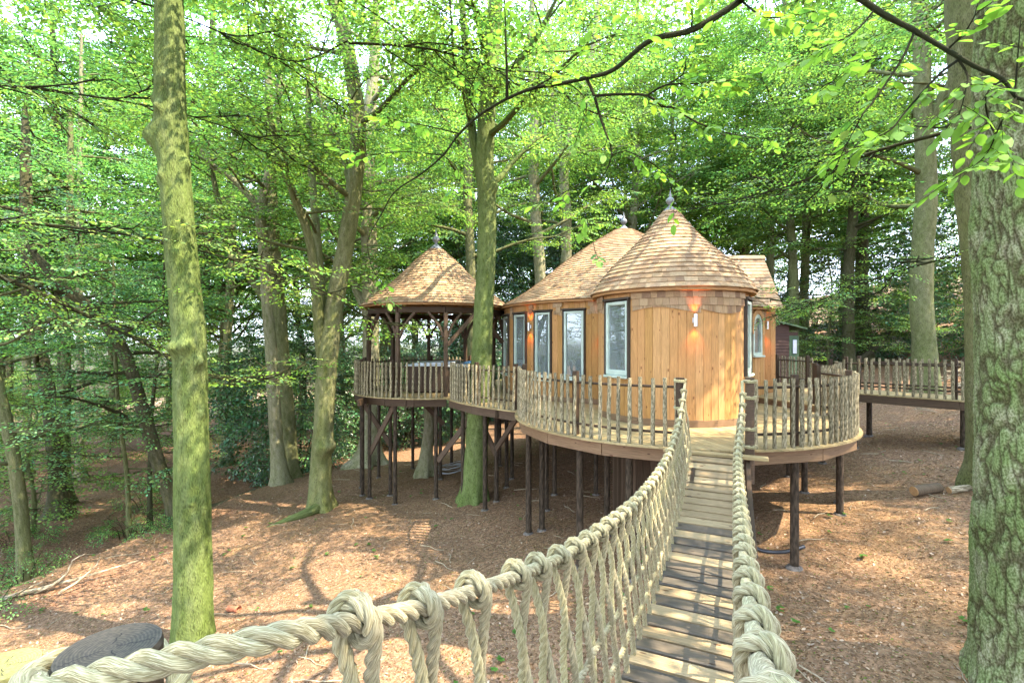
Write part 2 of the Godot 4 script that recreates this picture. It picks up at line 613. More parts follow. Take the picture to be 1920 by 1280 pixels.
func make_shingle_meshes() -> void:
	# one shingle: 1 wide (x), 1 long (y, upslope), 1 thick at the butt (z), thin at the head
	for k in 6:
		var b := MB.new()
		var o := Vector2(k * 0.61, k * 0.29)
		var p := [Vector3(-0.5, 0, 0), Vector3(0.5, 0, 0), Vector3(0.5, 0, 1), Vector3(-0.5, 0, 1), Vector3(-0.5, 1, 0), Vector3(0.5, 1, 0), Vector3(0.5, 1, 0.25), Vector3(-0.5, 1, 0.25)]
		b.face([p[3], p[2], p[6], p[7]], Vector3(0, 0.75, 1), o, Vector3.UP, Vector3.RIGHT)
		b.face([p[0], p[1], p[2], p[3]], Vector3(0, -1, 0), o, Vector3.RIGHT, Vector3(0, 0, 0.1))
		b.face([p[0], p[3], p[7], p[4]], Vector3(-1, 0, 0), o, Vector3.UP, Vector3(0, 0, 0.1))
		b.face([p[1], p[2], p[6], p[5]], Vector3(1, 0, 0), o, Vector3.UP, Vector3(0, 0, 0.1))
		b.face([p[4], p[5], p[6], p[7]], Vector3(0, 1, 0), o, Vector3.RIGHT, Vector3(0, 0, 0.1))
		b.face([p[0], p[1], p[5], p[4]], Vector3(0, 0, -1), o, Vector3.UP, Vector3.RIGHT)
		shingle_mesh.append(b.mesh())

# point at slope distance s from the eave along a profile of (radius, height)
func on_profile(prof: Array, s: float) -> Vector2:
	var left := s
	for i in prof.size() - 1:
		var l: float = (prof[i + 1] - prof[i]).length()
		if left <= l or i == prof.size() - 2:
			return prof[i].lerp(prof[i + 1], left / l)
		left -= l
	return prof[-1]

func finer(prof: Array) -> Array:
	var out := []
	for i in prof.size() - 1:
		for j in 5:
			out.append((prof[i] as Vector2).cubic_interpolate(prof[i + 1], prof[maxi(i - 1, 0)], prof[mini(i + 2, prof.size() - 1)], j / 5.0))
	out.append(prof[-1])
	return out

var shingle_left := 0

# courses of shingles on a turned roof; pieces turned to `facing` become parts while shingle_left lasts, the others are laid as one mass
func shingle_roof(roof: Node3D, c: Vector2, eave: float, prof0: Array, course: float, wide: float, facing: float, single: bool) -> void:
	var prof := finer(prof0)
	var total := 0.0
	for i in prof.size() - 1:
		total += (prof[i + 1] - prof[i]).length()
	var trs := []
	var cols := []
	var tones := shingle_tones()
	var k := 0
	while k * course < total - 0.03:
		var s := k * course
		var p := on_profile(prof, s)
		var q := on_profile(prof, minf(s + course * 1.9, total))
		var along := (q - p)
		var ln := maxf(along.length(), 0.06)
		along = along.normalized()
		var a := rng.randf()
		var stop := a + TAU
		while a < stop:
			var w := minf(wide * rr(0.65, 1.35), p.x * 0.7)
			var da := w / p.x
			if a + da > stop - 0.3 * da: da = stop - a
			var mid := a + da * 0.5
			var rad := Vector3(sin(mid), 0, cos(mid))
			var yy := rad * along.x + Vector3.UP * along.y
			var xx := Vector3(cos(mid), 0, -sin(mid))
			var zz := xx.cross(yy).normalized()
			# lay the butt on the course below
			yy = (yy * ln - zz * 0.018).normalized()
			zz = xx.cross(yy).normalized()
			var at := Vector3(c.x, eave, c.y) + rad * p.x + Vector3.UP * p.y + zz * (0.012 + rng.randf() * 0.003) - yy * (rng.randf() * 0.006)
			var tr := Transform3D(Basis(xx * (da * p.x * 0.985), yy * ln, zz * rr(0.017, 0.022)), at)
			var t := rng.randi() % 7
			if rng.randf() < 0.07: t = 7
			elif rng.randf() < 0.15: t = 4
			var off := absf(wrapf(mid - deg_to_rad(facing), -PI, PI))
			if single and off < 1.25 and shingle_left > 0:
				shingle_left -= 1
				part("shingle", shingle_mesh[rng.randi() % 6], M["shingle_%d" % t], roof, tr)
			else:
				trs.append(tr)
				cols.append(tones[t] * rr(0.9, 1.08))
			a += da
		k += 1
	many("shingle_courses", shingle_mesh[0], M.shingles, roof, trs, cols)

func roof_shell(called: String, c: Vector2, eave: float, prof0: Array, parent: Node3D, wall_r: float) -> MeshInstance3D:
	var b := MB.new()
	var prof := finer(prof0)
	b.lathe(Vector3(c.x, eave, c.y), prof, 48)
	var p: Vector2 = prof[0]
	b.lathe(Vector3(c.x, eave, c.y), [Vector2(wall_r, -0.05), Vector2(p.x - 0.015, -0.05), Vector2(p.x - 0.015, 0.005)], 48, false)
	return part(called, b.mesh(), M.eave, parent)

# boards round a wall between two bearings, from y0 to y1
func wall_boards(wall: Node3D, c: Vector2, r: float, a0: float, a1: float, y0: float, y1: float, wide := 0.15) -> void:
	var n := maxi(1, int(round(deg_to_rad(a1 - a0) * r / wide)))
	for i in n:
		var m := lerpf(a0, a1, (i + 0.5) / n)
		var w := 2.0 * r * sin(deg_to_rad((a1 - a0) / n) * 0.5)
		var b := MB.new()
		b.box(ring(c, m, r - 0.012, (y0 + y1) * 0.5), outward(m), Vector3(w - 0.003, y1 - y0, 0.024), 0.006, 1, Vector2(rr(0, 4), rr(0, 3)))
		part("wall_board", b.mesh(), M["board_" + "abcd"[rng.randi() % 4]], wall)

# a tall casement in a round wall
func window(house: Node3D, c: Vector2, r: float, a0: float, a1: float, y0: float, y1: float) -> void:
	var mid := (a0 + a1) * 0.5
	var half := deg_to_rad(a1 - a0) * 0.5
	var w := 2.0 * r * sin(half)
	var bas := outward(mid)
	var at := ring(c, mid, r * cos(half) + 0.01, (y0 + y1) * 0.5)
	var h := y1 - y0
	var fr := MB.new()
	var t := 0.065
	for s in [-1.0, 1.0]:
		fr.box(at + bas.x * s * (w * 0.5 - 0.035 - t * 0.5) + bas.z * 0.01, bas, Vector3(t, h - 0.07, 0.06), 0.008, 1)
	fr.box(at + bas.y * (h * 0.5 - 0.035 - t * 0.5) + bas.z * 0.01, bas, Vector3(w - 0.07 - 2 * t - 0.002, t, 0.058), 0.008)
	fr.box(at - bas.y * (h * 0.5 - 0.035 - 0.05) + bas.z * 0.01, bas, Vector3(w - 0.07 - 2 * t - 0.002, 0.10, 0.058), 0.008)
	var win := part("window", fr.mesh(), M.frame, house)
	var tm := MB.new()
	for s in [-1.0, 1.0]:
		tm.box(at + bas.x * s * (w * 0.5 - 0.016) + bas.z * 0.012, bas, Vector3(0.036, h + 0.02, 0.085), 0.004, 1)
	tm.box(at + bas.y * (h * 0.5 + 0.012) + bas.z * 0.02, bas, Vector3(w + 0.05, 0.045, 0.11), 0.004)
	part("trim", tm.mesh(), M.trim, win)
	var sl := MB.new()
	sl.box(at - bas.y * (h * 0.5 - 0.005) + bas.z * 0.035, bas, Vector3(w - 0.042, 0.05, 0.12), 0.008)
	part("sill", sl.mesh(), M.frame, win)
	var gl := MB.new()
	var gx := w * 0.5 - 0.035 - t + 0.006
	var gy0 := -h * 0.5 + 0.035 + 0.094
	var gy1 := h * 0.5 - 0.035 - t + 0.006
	gl.face([at + bas.x * -gx + bas.y * gy0, at + bas.x * gx + bas.y * gy0, at + bas.x * gx + bas.y * gy1, at + bas.x * -gx + bas.y * gy1], bas.z)
	part("pane", gl.mesh(), M.glass, win)

# a round wall of boards with windows: spans is a list of [from, to, is_window, sill, head]
func round_wall(house: Node3D, called: String, c: Vector2, r: float, y0: float, y1: float, spans: Array, wide: float) -> MeshInstance3D:
	var lining := MB.new()
	for s in spans:
		var seg := maxi(2, int((s[1] - s[0]) / 6.0))
		var a := deg_to_rad(s[0])
		var b := deg_to_rad(s[1])
		if s[2]:
			lining.lathe(Vector3(c.x, 0, c.y), [Vector2(r - 0.06, y0), Vector2(r - 0.06, s[3])], seg, false, a, b)
			lining.lathe(Vector3(c.x, 0, c.y), [Vector2(r - 0.06, s[4]), Vector2(r - 0.06, y1)], seg, false, a, b)
		else:
			lining.lathe(Vector3(c.x, 0, c.y), [Vector2(r - 0.06, y0), Vector2(r - 0.06, y1)], seg, false, a, b)
	# inner floor and ceiling close the room
	for y in [y0 + 0.02, y1 - 0.01]:
		for j in 32:
			var p := TAU * j / 32
			var q := TAU * (j + 1) / 32
			lining.face([Vector3(c.x, y, c.y), Vector3(c.x + sin(p) * (r - 0.05), y, c.y + cos(p) * (r - 0.05)), Vector3(c.x + sin(q) * (r - 0.05), y, c.y + cos(q) * (r - 0.05))], Vector3.UP)
	var wall := part(called, lining.mesh(), M.interior, house)
	for s in spans:
		if s[2]:
			wall_boards(wall, c, r, s[0], s[1], y0 + 0.12, s[3], wide)
			wall_boards(wall, c, r, s[0], s[1], s[4], y1, wide)
			window(house, c, r, s[0], s[1], s[3], s[4])
		else:
			wall_boards(wall, c, r, s[0], s[1], y0 + 0.12, y1, wide)
	var n := maxi(24, int(r * 14))
	var sk := MB.new()
	sk.lathe(Vector3(c.x, 0, c.y), [Vector2(r + 0.012, y0 + 0.004), Vector2(r + 0.012, y0 + 0.13), Vector2(r - 0.02, y0 + 0.14)], n, false)
	part("skirting", sk.mesh(), M.fascia, wall)
	return wall

func in_window(spans: Array, deg: float, half: float) -> bool:
	for s in spans:
		if s[2]:
			for k in [-360.0, 0.0, 360.0]:
				if deg + half > s[0] + k - 0.3 and deg - half < s[1] + k + 0.3:
					return true
	return false

# the shingled band under the eave, its lowest course cut in a wave
func shingle_band(wall: Node3D, c: Vector2, r: float, top: float, spans: Array, facing: float, single: bool, wave_at: float, period: float, low: float) -> void:
	var rows := [top - 0.13, top - 0.27]
	var trs := []
	var cols := []
	var tones := shingle_tones()
	var lowest := MB.new()
	for row in 3:
		var a := rng.randf() * 4.0
		var stop := a + 360.0
		while a < stop:
			var da := minf(rad_to_deg(rr(0.10, 0.17) / r), stop - a)
			var mid := a + da * 0.5
			if da > 0.3 and not in_window(spans, mid, da * 0.5):
				var bas := outward(mid)
				var rad := r + 0.006 + (2 - row) * 0.010
				var bottom: float = rows[row] if row < 2 else low
				var head: float = top if row == 0 else rows[row - 1] + 0.06
				var w := deg_to_rad(da) * rad
				var t := rng.randi() % 7
				if rng.randf() < 0.12: t = 7
				var one := single and absf(wrapf(deg_to_rad(mid - facing), -PI, PI)) < 1.3
				if row < 2:
					var ax := bas.x * w * 0.98
					var tr := Transform3D(Basis(ax, Vector3.UP * (head - bottom), bas.z * 0.016), ring(c, mid, rad, bottom + rr(-0.003, 0.003)))
					if one and shingle_left > 0:
						shingle_left -= 1
						part("shingle", shingle_mesh[rng.randi() % 6], M["shingle_%d" % t], wall, tr)
					else:
						trs.append(tr)
						cols.append(tones[t])
				else:
					var b := lowest
					if one and shingle_left > 0:
						b = MB.new()
					var l := low + 0.06 - 0.062 * cos(TAU * (a - wave_at) / period)
					var rgt := low + 0.06 - 0.062 * cos(TAU * (a + da - wave_at) / period)
					var p0 := ring(c, mid, rad, 0.0)
					var e := bas.x * w * 0.49
					var o := bas.z * 0.014
					b.tint = tones[t]
					b.face([p0 - e + Vector3.UP * l + o, p0 + e + Vector3.UP * rgt + o, p0 + e + Vector3.UP * head + o * 0.4, p0 - e + Vector3.UP * head + o * 0.4], bas.z, Vector2(mid, 0), Vector3.UP, bas.x)
					b.face([p0 - e + Vector3.UP * l, p0 + e + Vector3.UP * rgt, p0 + e + Vector3.UP * rgt + o, p0 - e + Vector3.UP * l + o], Vector3.DOWN)
					b.face([p0 - e + Vector3.UP * l, p0 - e + Vector3.UP * l + o, p0 - e + Vector3.UP * head + o * 0.4, p0 - e + Vector3.UP * head], -bas.x)
					b.face([p0 + e + Vector3.UP * rgt, p0 + e + Vector3.UP * rgt + o, p0 + e + Vector3.UP * head + o * 0.4, p0 + e + Vector3.UP * head], bas.x)
					if b != lowest:
						shingle_left -= 1
						part("shingle", b.mesh(), M.shingles, wall)
			a += da
	if trs.size():
		many("shingle_courses", shingle_mesh[2], M.shingles, wall, trs, cols)
	if lowest.v.size():
		var o := part("shingle_wave", lowest.mesh(), M.shingles, wall)
		o.set_meta("kind", "stuff")

func finial(parent: Node3D, at: Vector3, s: float, m: Material) -> void:
	var cap := MB.new()
	cap.lathe(at, [Vector2(0.19 * s, -0.07 * s), Vector2(0.18 * s, -0.03 * s), Vector2(0.09 * s, 0.05 * s), Vector2(0.05 * s, 0.09 * s)], 16)
	var o := part("finial_cap", cap.mesh(), M.lead, parent)
	var f := MB.new()
	f.lathe(at, [Vector2(0.05 * s, 0.08 * s), Vector2(0.035 * s, 0.13 * s), Vector2(0.085 * s, 0.17 * s), Vector2(0.11 * s, 0.23 * s), Vector2(0.085 * s, 0.29 * s), Vector2(0.03 * s, 0.33 * s), Vector2(0.05 * s, 0.36 * s), Vector2(0.02 * s, 0.42 * s), Vector2(0.0, 0.56 * s)], 14)
	part("finial", f.mesh(), m, o)

func wall_lamp(at: Vector3, deg: float, label: String) -> void:
	var o := thing("wall_lamp", label, "lamp", at, "up and down wall lamps on the treehouse")
	var bas := outward(deg)
	var b := MB.new()
	b.tube(PackedVector3Array([bas.z * 0.075 + Vector3.DOWN * 0.11, bas.z * 0.075 + Vector3.UP * 0.11]), PackedFloat32Array([0.034, 0.034]), 14, false)
	part("lamp_body", b.mesh(), M.steel, o)
	var k := MB.new()
	k.box(bas.z * 0.02, bas, Vector3(0.07, 0.10, 0.035), 0.006, 1)
	part("wall_bracket", k.mesh(), M.steel, o)
	for s in [1.0, -1.0]:
		var g := MB.new()
		g.tube(PackedVector3Array([bas.z * 0.075 + Vector3.UP * s * 0.085, bas.z * 0.075 + Vector3.UP * s * 0.095]), PackedFloat32Array([0.030, 0.030]), 14)
		part("lamp_glass", g.mesh(), M.glow, o)
		var l := SpotLight3D.new()
		l.name = "lamp_beam" if s > 0 else "lamp_beam_001"
		l.light_color = Color(1.0, 0.50, 0.20)
		l.light_energy = 0.13
		l.light_size = 0.025
		l.spot_angle = 42
		l.spot_angle_attenuation = 0.8
		l.spot_range = 8.0
		l.spot_attenuation = 2.0
		l.shadow_enabled = true
		o.add_child(l)
		var dir: Vector3 = (Vector3.UP * s - bas.z * 0.12).normalized()
		l.transform = Transform3D(Basis.looking_at(dir, bas.z), bas.z * 0.078 + Vector3.UP * s * 0.118)

func tower_profile() -> Array:
	return [Vector2(1.64, 0.0), Vector2(1.55, 0.12), Vector2(1.41, 0.34), Vector2(1.20, 0.58), Vector2(1.01, 0.77), Vector2(0.86, 0.91), Vector2(0.69, 1.08), Vector2(0.53, 1.25), Vector2(0.41, 1.40), Vector2(0.30, 1.53), Vector2(0.20, 1.67), Vector2(0.13, 1.78)]

func build_house() -> void:
	make_shingle_meshes()
	var house := thing("treehouse", "round cedar treehouse with a turret, sage windows and shingled cone roofs", "treehouse")
	var face_t := -18.2
	# turret
	var spans := [[-73.6, -47.1, true, 0.86, 2.36], [-47.1, 43.8, false, 0, 0], [43.8, 64.0, true, 0.90, 2.36], [64.0, 286.4, false, 0, 0]]
	var wall := round_wall(house, "turret_wall", TC, 1.49, 0.0, 2.48, spans, 0.15)
	shingle_left = 300
	shingle_band(wall, TC, 1.49, 2.48, spans, face_t, true, 22.0, 69.0, 2.06)
	var shell := roof_shell("turret_roof", TC, 2.52, tower_profile(), house, 1.45)
	shingle_roof(shell, TC, 2.52, tower_profile(), 0.118, 0.135, face_t, true)
	finial(house, Vector3(TC.x, 2.52 + 1.80, TC.y), 0.82, M.finial)
	# main round house
	var ms := [[-102.0, -86.5, true, 0.55, 2.34], [-86.5, -84.0, false, 0, 0], [-84.0, -72.5, true, 0.55, 2.34], [-72.5, -66.0, false, 0, 0], [-66.0, -55.8, true, 0.55, 2.34], [-55.8, -50.6, false, 0, 0], [-50.6, -41.5, true, 0.53, 2.35], [-41.5, -36.3, false, 0, 0], [-36.3, -27.1, true, 0.53, 2.35], [-27.1, 258.0, false, 0, 0]]
	var mw := round_wall(house, "main_wall", MC, 3.82, 0.0, 2.56, ms, 0.155)
	shingle_left = 0
	shingle_band(mw, MC, 3.82, 2.56, ms, -13.0, false, -24.0, 16.0, 2.12)
	var mp := [Vector2(3.97, 0.0), Vector2(3.21, 0.43), Vector2(2.54, 0.93), Vector2(2.0, 1.37), Vector2(1.44, 1.77), Vector2(0.86, 2.15), Vector2(0.22, 2.52)]
	var mr := roof_shell("main_roof", MC, 2.60, mp, house, 3.78)
	shingle_roof(mr, MC, 2.60, mp, 0.125, 0.135, -13.0, false)
	finial(house, Vector3(MC.x, 2.60 + 2.55, MC.y), 1.0, M.lead)
	build_wing(house)
	wall_lamp(ring(TC, -2.3, 1.49, 1.93), -2.3, "steel up and down lamp alone on the boards of the front turret")
	wall_lamp(ring(MC, -53.2, 3.82, 1.95), -53.2, "steel up and down lamp between two tall windows of the long wall")
	wall_lamp(ring(MC, -20.5, 3.82, 1.95), -20.5, "up and down lamp tucked beside the turret on the long wall")
	wall_lamp(Vector3(7.12, 2.0, -13.45), 0.0, "lamp on the flat boards beyond the arched window")

# the porch bay with its arched window and the gabled wing behind it
func build_wing(house: Node3D) -> void:
	var bc := Vector2(5.7, -13.4)
	var b := MB.new()
	b.lathe(Vector3(bc.x, 0, bc.y), [Vector2(1.13, 0.1), Vector2(1.13, 2.40)], 20, false, -PI * 0.6, deg_to_rad(20.5))
	b.lathe(Vector3(bc.x, 0, bc.y), [Vector2(1.13, 0.1), Vector2(1.13, 1.18)], 4, false, deg_to_rad(20.5), deg_to_rad(39.0))
	b.lathe(Vector3(bc.x, 0, bc.y), [Vector2(1.13, 0.1), Vector2(1.13, 2.40)], 8, false, deg_to_rad(39.0), PI * 0.6)
	var wall := part("bay_wall", b.mesh(), M.interior, house)
	wall_boards(wall, bc, 1.2, -100, 21.0, 0.15, 2.42, 0.15)
	wall_boards(wall, bc, 1.2, 21.0, 38.6, 0.15, 1.19, 0.13)
	wall_boards(wall, bc, 1.2, 38.6, 110, 0.15, 2.42, 0.15)
	# pointed arch window
	var mid := 29.8
	var bas := outward(mid)
	var at := ring(bc, mid, 1.2 * cos(deg_to_rad(8.8)) + 0.012, 1.19)
	var w := 2.0 * 1.2 * sin(deg_to_rad(8.8))
	var outline := func(half: float, low: float, spring: float, top: float) -> Array:
		var pts := [Vector2(-half, low), Vector2(-half, spring)]
		for i in range(1, 7):
			var t := i / 6.0
			pts.append(Vector2(-half * cos(t * PI * 0.5) , spring + (top - spring) * pow(sin(t * PI * 0.5), 0.85)))
		for i in range(pts.size() - 2, -1, -1):
			pts.append(Vector2(-pts[i].x, pts[i].y))
		return pts
	var frame := func(o1: Array, o2: Array, z0: float, z1: float) -> MB:
		var f := MB.new()
		var n: int = o1.size()
		var to := func(p: Vector2, z: float) -> Vector3:
			return at + bas.x * p.x + Vector3.UP * p.y + bas.z * z
		for i in n:
			var j: int = (i + 1) % n
			f.face([to.call(o1[i], z1), to.call(o1[j], z1), to.call(o2[j], z1), to.call(o2[i], z1)], bas.z, Vector2.ZERO, Vector3.UP, bas.x)
			var dn: Vector2 = (o1[j] - o1[i]).orthogonal()
			var nn: Vector3 = bas.x * dn.x + Vector3.UP * dn.y
			if dn.length() > 0.001:
				f.face([to.call(o1[i], z0), to.call(o1[j], z0), to.call(o1[j], z1), to.call(o1[i], z1)], nn if nn.dot(to.call(o1[i], 0.0) - at - Vector3.UP * 0.5) > 0 else -nn, Vector2.ZERO, Vector3.UP, bas.x)
				f.face([to.call(o2[i], z0), to.call(o2[j], z0), to.call(o2[j], z1), to.call(o2[i], z1)], nn if nn.dot(to.call(o2[i], 0.0) - at - Vector3.UP * 0.5) < 0 else -nn, Vector2.ZERO, Vector3.UP, bas.x)
		return f
	var o_out: Array = outline.call(w * 0.5 + 0.0, 0.0, 0.72, 1.06)
	var o_in: Array = outline.call(w * 0.5 - 0.055, 0.08, 0.70, 0.97)
	var win := part("window", (frame.call(o_out, o_in, -0.02, 0.05) as MB).mesh(), M.frame, house)
	var o_t: Array = outline.call(w * 0.5 + 0.09, 0.55, 0.74, 1.18)
	var o_t2: Array = outline.call(w * 0.5 + 0.004, 0.55, 0.722, 1.066)
	part("trim", (frame.call(o_t, o_t2, -0.02, 0.065) as MB).mesh(), M.board_b, win)
	var pane := MB.new()
	var poly := []
	for p in o_in:
		poly.append(at + bas.x * p.x + Vector3.UP * p.y)
	pane.face(poly, bas.z)
	part("pane", pane.mesh(), M.glass, win)
	var sl := MB.new()
	sl.box(at + bas.z * 0.05 - Vector3.UP * 0.02, bas, Vector3(w + 0.06, 0.05, 0.13), 0.008)
	part("sill", sl.mesh(), M.frame, win)
	# boards over the arch
	var over := MB.new()
	for s in [-1.0, 1.0]:
		over.face([at + bas.x * s * (w * 0.5 + 0.02) + Vector3.UP * 0.70 + bas.z * -0.012, at + bas.x * s * (w * 0.5 + 0.02) + Vector3.UP * 1.26 + bas.z * -0.012, at + Vector3.UP * 1.26 + bas.z * -0.012, at + Vector3.UP * 1.02 + bas.z * -0.012], bas.z, Vector2.ZERO, Vector3.UP, bas.x)
	part("wall_panel", over.mesh(), M.board_a, wall)
	var bp := [Vector2(1.36, 0.0), Vector2(1.15, 0.14), Vector2(0.8, 0.30), Vector2(0.3, 0.45)]
	var br := roof_shell("bay_roof", bc, 2.42, bp, house, 1.15)
	shingle_roof(br, bc, 2.42, bp, 0.12, 0.13, 0.0, false)
	shingle_band(wall, bc, 1.2, 2.40, [[21.0, 38.6, true, 0, 0]], 0.0, false, 0.0, 40.0, 2.08)
	# flat wall and gabled roof of the wing
	var fw := MB.new()
	fw.box(Vector3(6.85, 1.30, -13.62), Basis.IDENTITY, Vector3(1.12, 2.4, 0.06), 0.0)
	fw.box(Vector3(7.40, 1.30, -14.45), Basis.IDENTITY, Vector3(0.06, 2.4, 1.72), 0.0)
	var wall2 := part("wing_wall", fw.mesh(), M.interior, house)
	for i in 8:
		var q := MB.new()
		q.box(Vector3(6.33 + 0.15 * i, 1.31, -13.576), Basis.IDENTITY, Vector3(0.147, 2.42, 0.024), 0.006, 1, Vector2(rr(0, 4), rr(0, 3)))
		part("wall_board", q.mesh(), M["board_" + "abcd"[rng.randi() % 4]], wall2)
	for i in 12:
		var q := MB.new()
		q.box(Vector3(7.444, 1.31, -13.66 - 0.15 * i), Basis.IDENTITY, Vector3(0.024, 2.42, 0.147), 0.006, 1, Vector2(rr(0, 4), rr(0, 3)))
		part("wall_board", q.mesh(), M["board_" + "abcd"[rng.randi() % 4]], wall2)
	# gable triangle
	var gz := -14.42
	var g := MB.new()
	g.face([Vector3(7.40, 2.5, -13.5), Vector3(7.40, 2.5, -15.34), Vector3(7.40, 3.95, gz)], Vector3.RIGHT, Vector2.ZERO, Vector3.UP, Vector3.BACK)
	part("gable", g.mesh(), M.board_c, house)
	var x0 := 4.2
	var x1 := 7.56
	var r := MB.new()
	var e1 := [Vector3(x0, 2.46, -13.36), Vector3(x1, 2.46, -13.36), Vector3(x1, 4.05, gz), Vector3(x0, 4.05, gz)]
	var e2 := [Vector3(x0, 2.46, -15.48), Vector3(x1, 2.46, -15.48), Vector3(x1, 4.05, gz), Vector3(x0, 4.05, gz)]
	r.face(e1, Vector3(0, 1, 1)); r.face(e2, Vector3(0, 1, -1))
	var roof := part("wing_roof", r.mesh(), M.eave, house)
	for s in [1.0, -1.0]:
		var trs := []
		var cols := []
		var tones := shingle_tones()
		var foot := Vector3(0, 2.46, gz + s * 1.06)
		var ridge := Vector3(0, 4.05, gz)
		var ln := (ridge - foot).length()
		var yy := (ridge - foot) / ln
		var xx: Vector3 = Vector3.RIGHT * s
		var k := 0
		while k * 0.125 < ln:
			var x := x0
			while x < x1:
				var sw := minf(rr(0.09, 0.17), x1 - x)
				var l := minf(0.24, ln - k * 0.125 + 0.02)
				var y2 := (yy * l - xx.cross(yy) * 0.012).normalized()
				var zz := xx.cross(y2)
				var at2 := Vector3(x + sw * 0.5, 0, 0) + foot + yy * (k * 0.125) + zz * 0.013
				trs.append(Transform3D(Basis(xx * sw * 0.98, y2 * l, zz * 0.015), at2))
				var t := rng.randi() % 7
				if rng.randf() < 0.1: t = 7
				cols.append(tones[t] * rr(0.92, 1.06))
				x += sw
			k += 1
		many("shingle_courses", shingle_mesh[1], M.shingles, roof, trs, cols)
	var rc := MB.new()
	for s in [1.0, -1.0]:
		rc.beam(Vector3(x0, 4.07, gz + s * 0.055), Vector3(x1 + 0.02, 4.07, gz + s * 0.055), 0.13, 0.016, Vector3(0, 0.55, s))
	part("ridge_cap", rc.mesh(), M.shingle_1, roof)

# ------------------------------------------------------------------ gazebo, deck, railings

func arc_band(b: MB, c: Vector2, r: float, a0: float, a1: float, y: float, w: float, h: float, step := 6.0, uo := Vector2.ZERO) -> void:
	var n := maxi(1, int(ceil(absf(a1 - a0) / step)))
	for i in n:
		var p := ring(c, lerpf(a0, a1, float(i) / n), r, y)
		var q := ring(c, lerpf(a0, a1, float(i + 1) / n), r, y)
		b.beam(p, q, w, h, Vector3.UP, 0.004, uo + Vector2(i * 0.7, i * 0.13))

func build_gazebo() -> void:
	var g := thing("gazebo", "open round gazebo with a shingled cone roof on dark braced posts", "gazebo")
	var prof := [Vector2(2.38, 0.0), Vector2(2.10, 0.25), Vector2(1.68, 0.56), Vector2(1.31, 0.87), Vector2(1.0, 1.16), Vector2(0.72, 1.46), Vector2(0.45, 1.70), Vector2(0.17, 1.94)]
	var eave := 2.62
	var shell := MB.new()
	shell.lathe(Vector3(GC.x, eave, GC.y), finer(prof), 48)
	var roof := part("roof", shell.mesh(), M.eave, g)
	shingle_roof(roof, GC, eave, prof, 0.125, 0.135, -9.0, false)
	var edge := MB.new()
	arc_band(edge, GC, 2.33, 0, 360, eave - 0.02, 0.05, 0.05, 10.0)
	part("eave_board", edge.mesh(), M.eave, roof)
	for i in 20:
		var rf := MB.new()
		rf.beam(ring(GC, i * 18.0 + 4, 2.28, eave - 0.03), ring(GC, i * 18.0 + 4, 0.25, eave + 1.72), 0.05, 0.09)
		part("rafter", rf.mesh(), M.rafter, roof)
	finial(g, Vector3(GC.x, eave + 1.98, GC.y), 1.15, M.finial)
	var beam := MB.new()
	arc_band(beam, GC, 2.18, -20, 340, eave - 0.17, 0.09, 0.16, 36.0)
	part("ring_beam", beam.mesh(), M.dark_timber, g)
	for i in 10:
		var a := -20.0 + 36.0 * i
		var p := MB.new()
		p.box(ring(GC, a, 2.2, (eave - 0.25) * 0.5), outward(a), Vector3(0.11, eave - 0.25, 0.11), 0.01, 1, Vector2(rr(0, 3), rr(0, 3)))
		part("post", p.mesh(), M.brown_timber if i in [0, 1] else M.dark_timber, g)
		for s in [-1.0, 1.0]:
			var br := MB.new()
			var path := []
			for k in 6:
				var t := k / 5.0
				var aa: float = a + s * (1.5 + 11.5 * t)
				var rad := 2.2 * cos(deg_to_rad(18.0)) / cos(deg_to_rad(18.0 - absf(aa - a)))
				path.append(ring(GC, aa, rad, eave - 0.95 + 0.70 * pow(t, 0.62)))
			for k in 5:
				br.beam(path[k], path[k + 1], 0.07, 0.08, outward(a).z, 0.006, Vector2(k * 0.2, i * 0.3))
			part("brace", br.mesh(), M.brown_timber, g)
	# the long straight struts that tie the gazebo to the tree and to the house
	var st := MB.new()
	st.beam(ring(GC, 17, 2.26, 1.45), Vector3(-0.98, 2.46, -13.9), 0.07, 0.11)
	part("strut", st.mesh(), M.brown_timber, g)
	var st2 := MB.new()
	st2.beam(Vector3(-0.92, 2.30, -14.0), Vector3(-0.28, 1.52, -14.35), 0.07, 0.11)
	part("strut", st2.mesh(), M.dark_timber, g)

func circle_poly(c: Vector2, r: float, n := 72) -> PackedVector2Array:
	var p := PackedVector2Array()
	for i in n:
		p.append(c + Vector2(sin(TAU * i / n), cos(TAU * i / n)) * r)
	return p

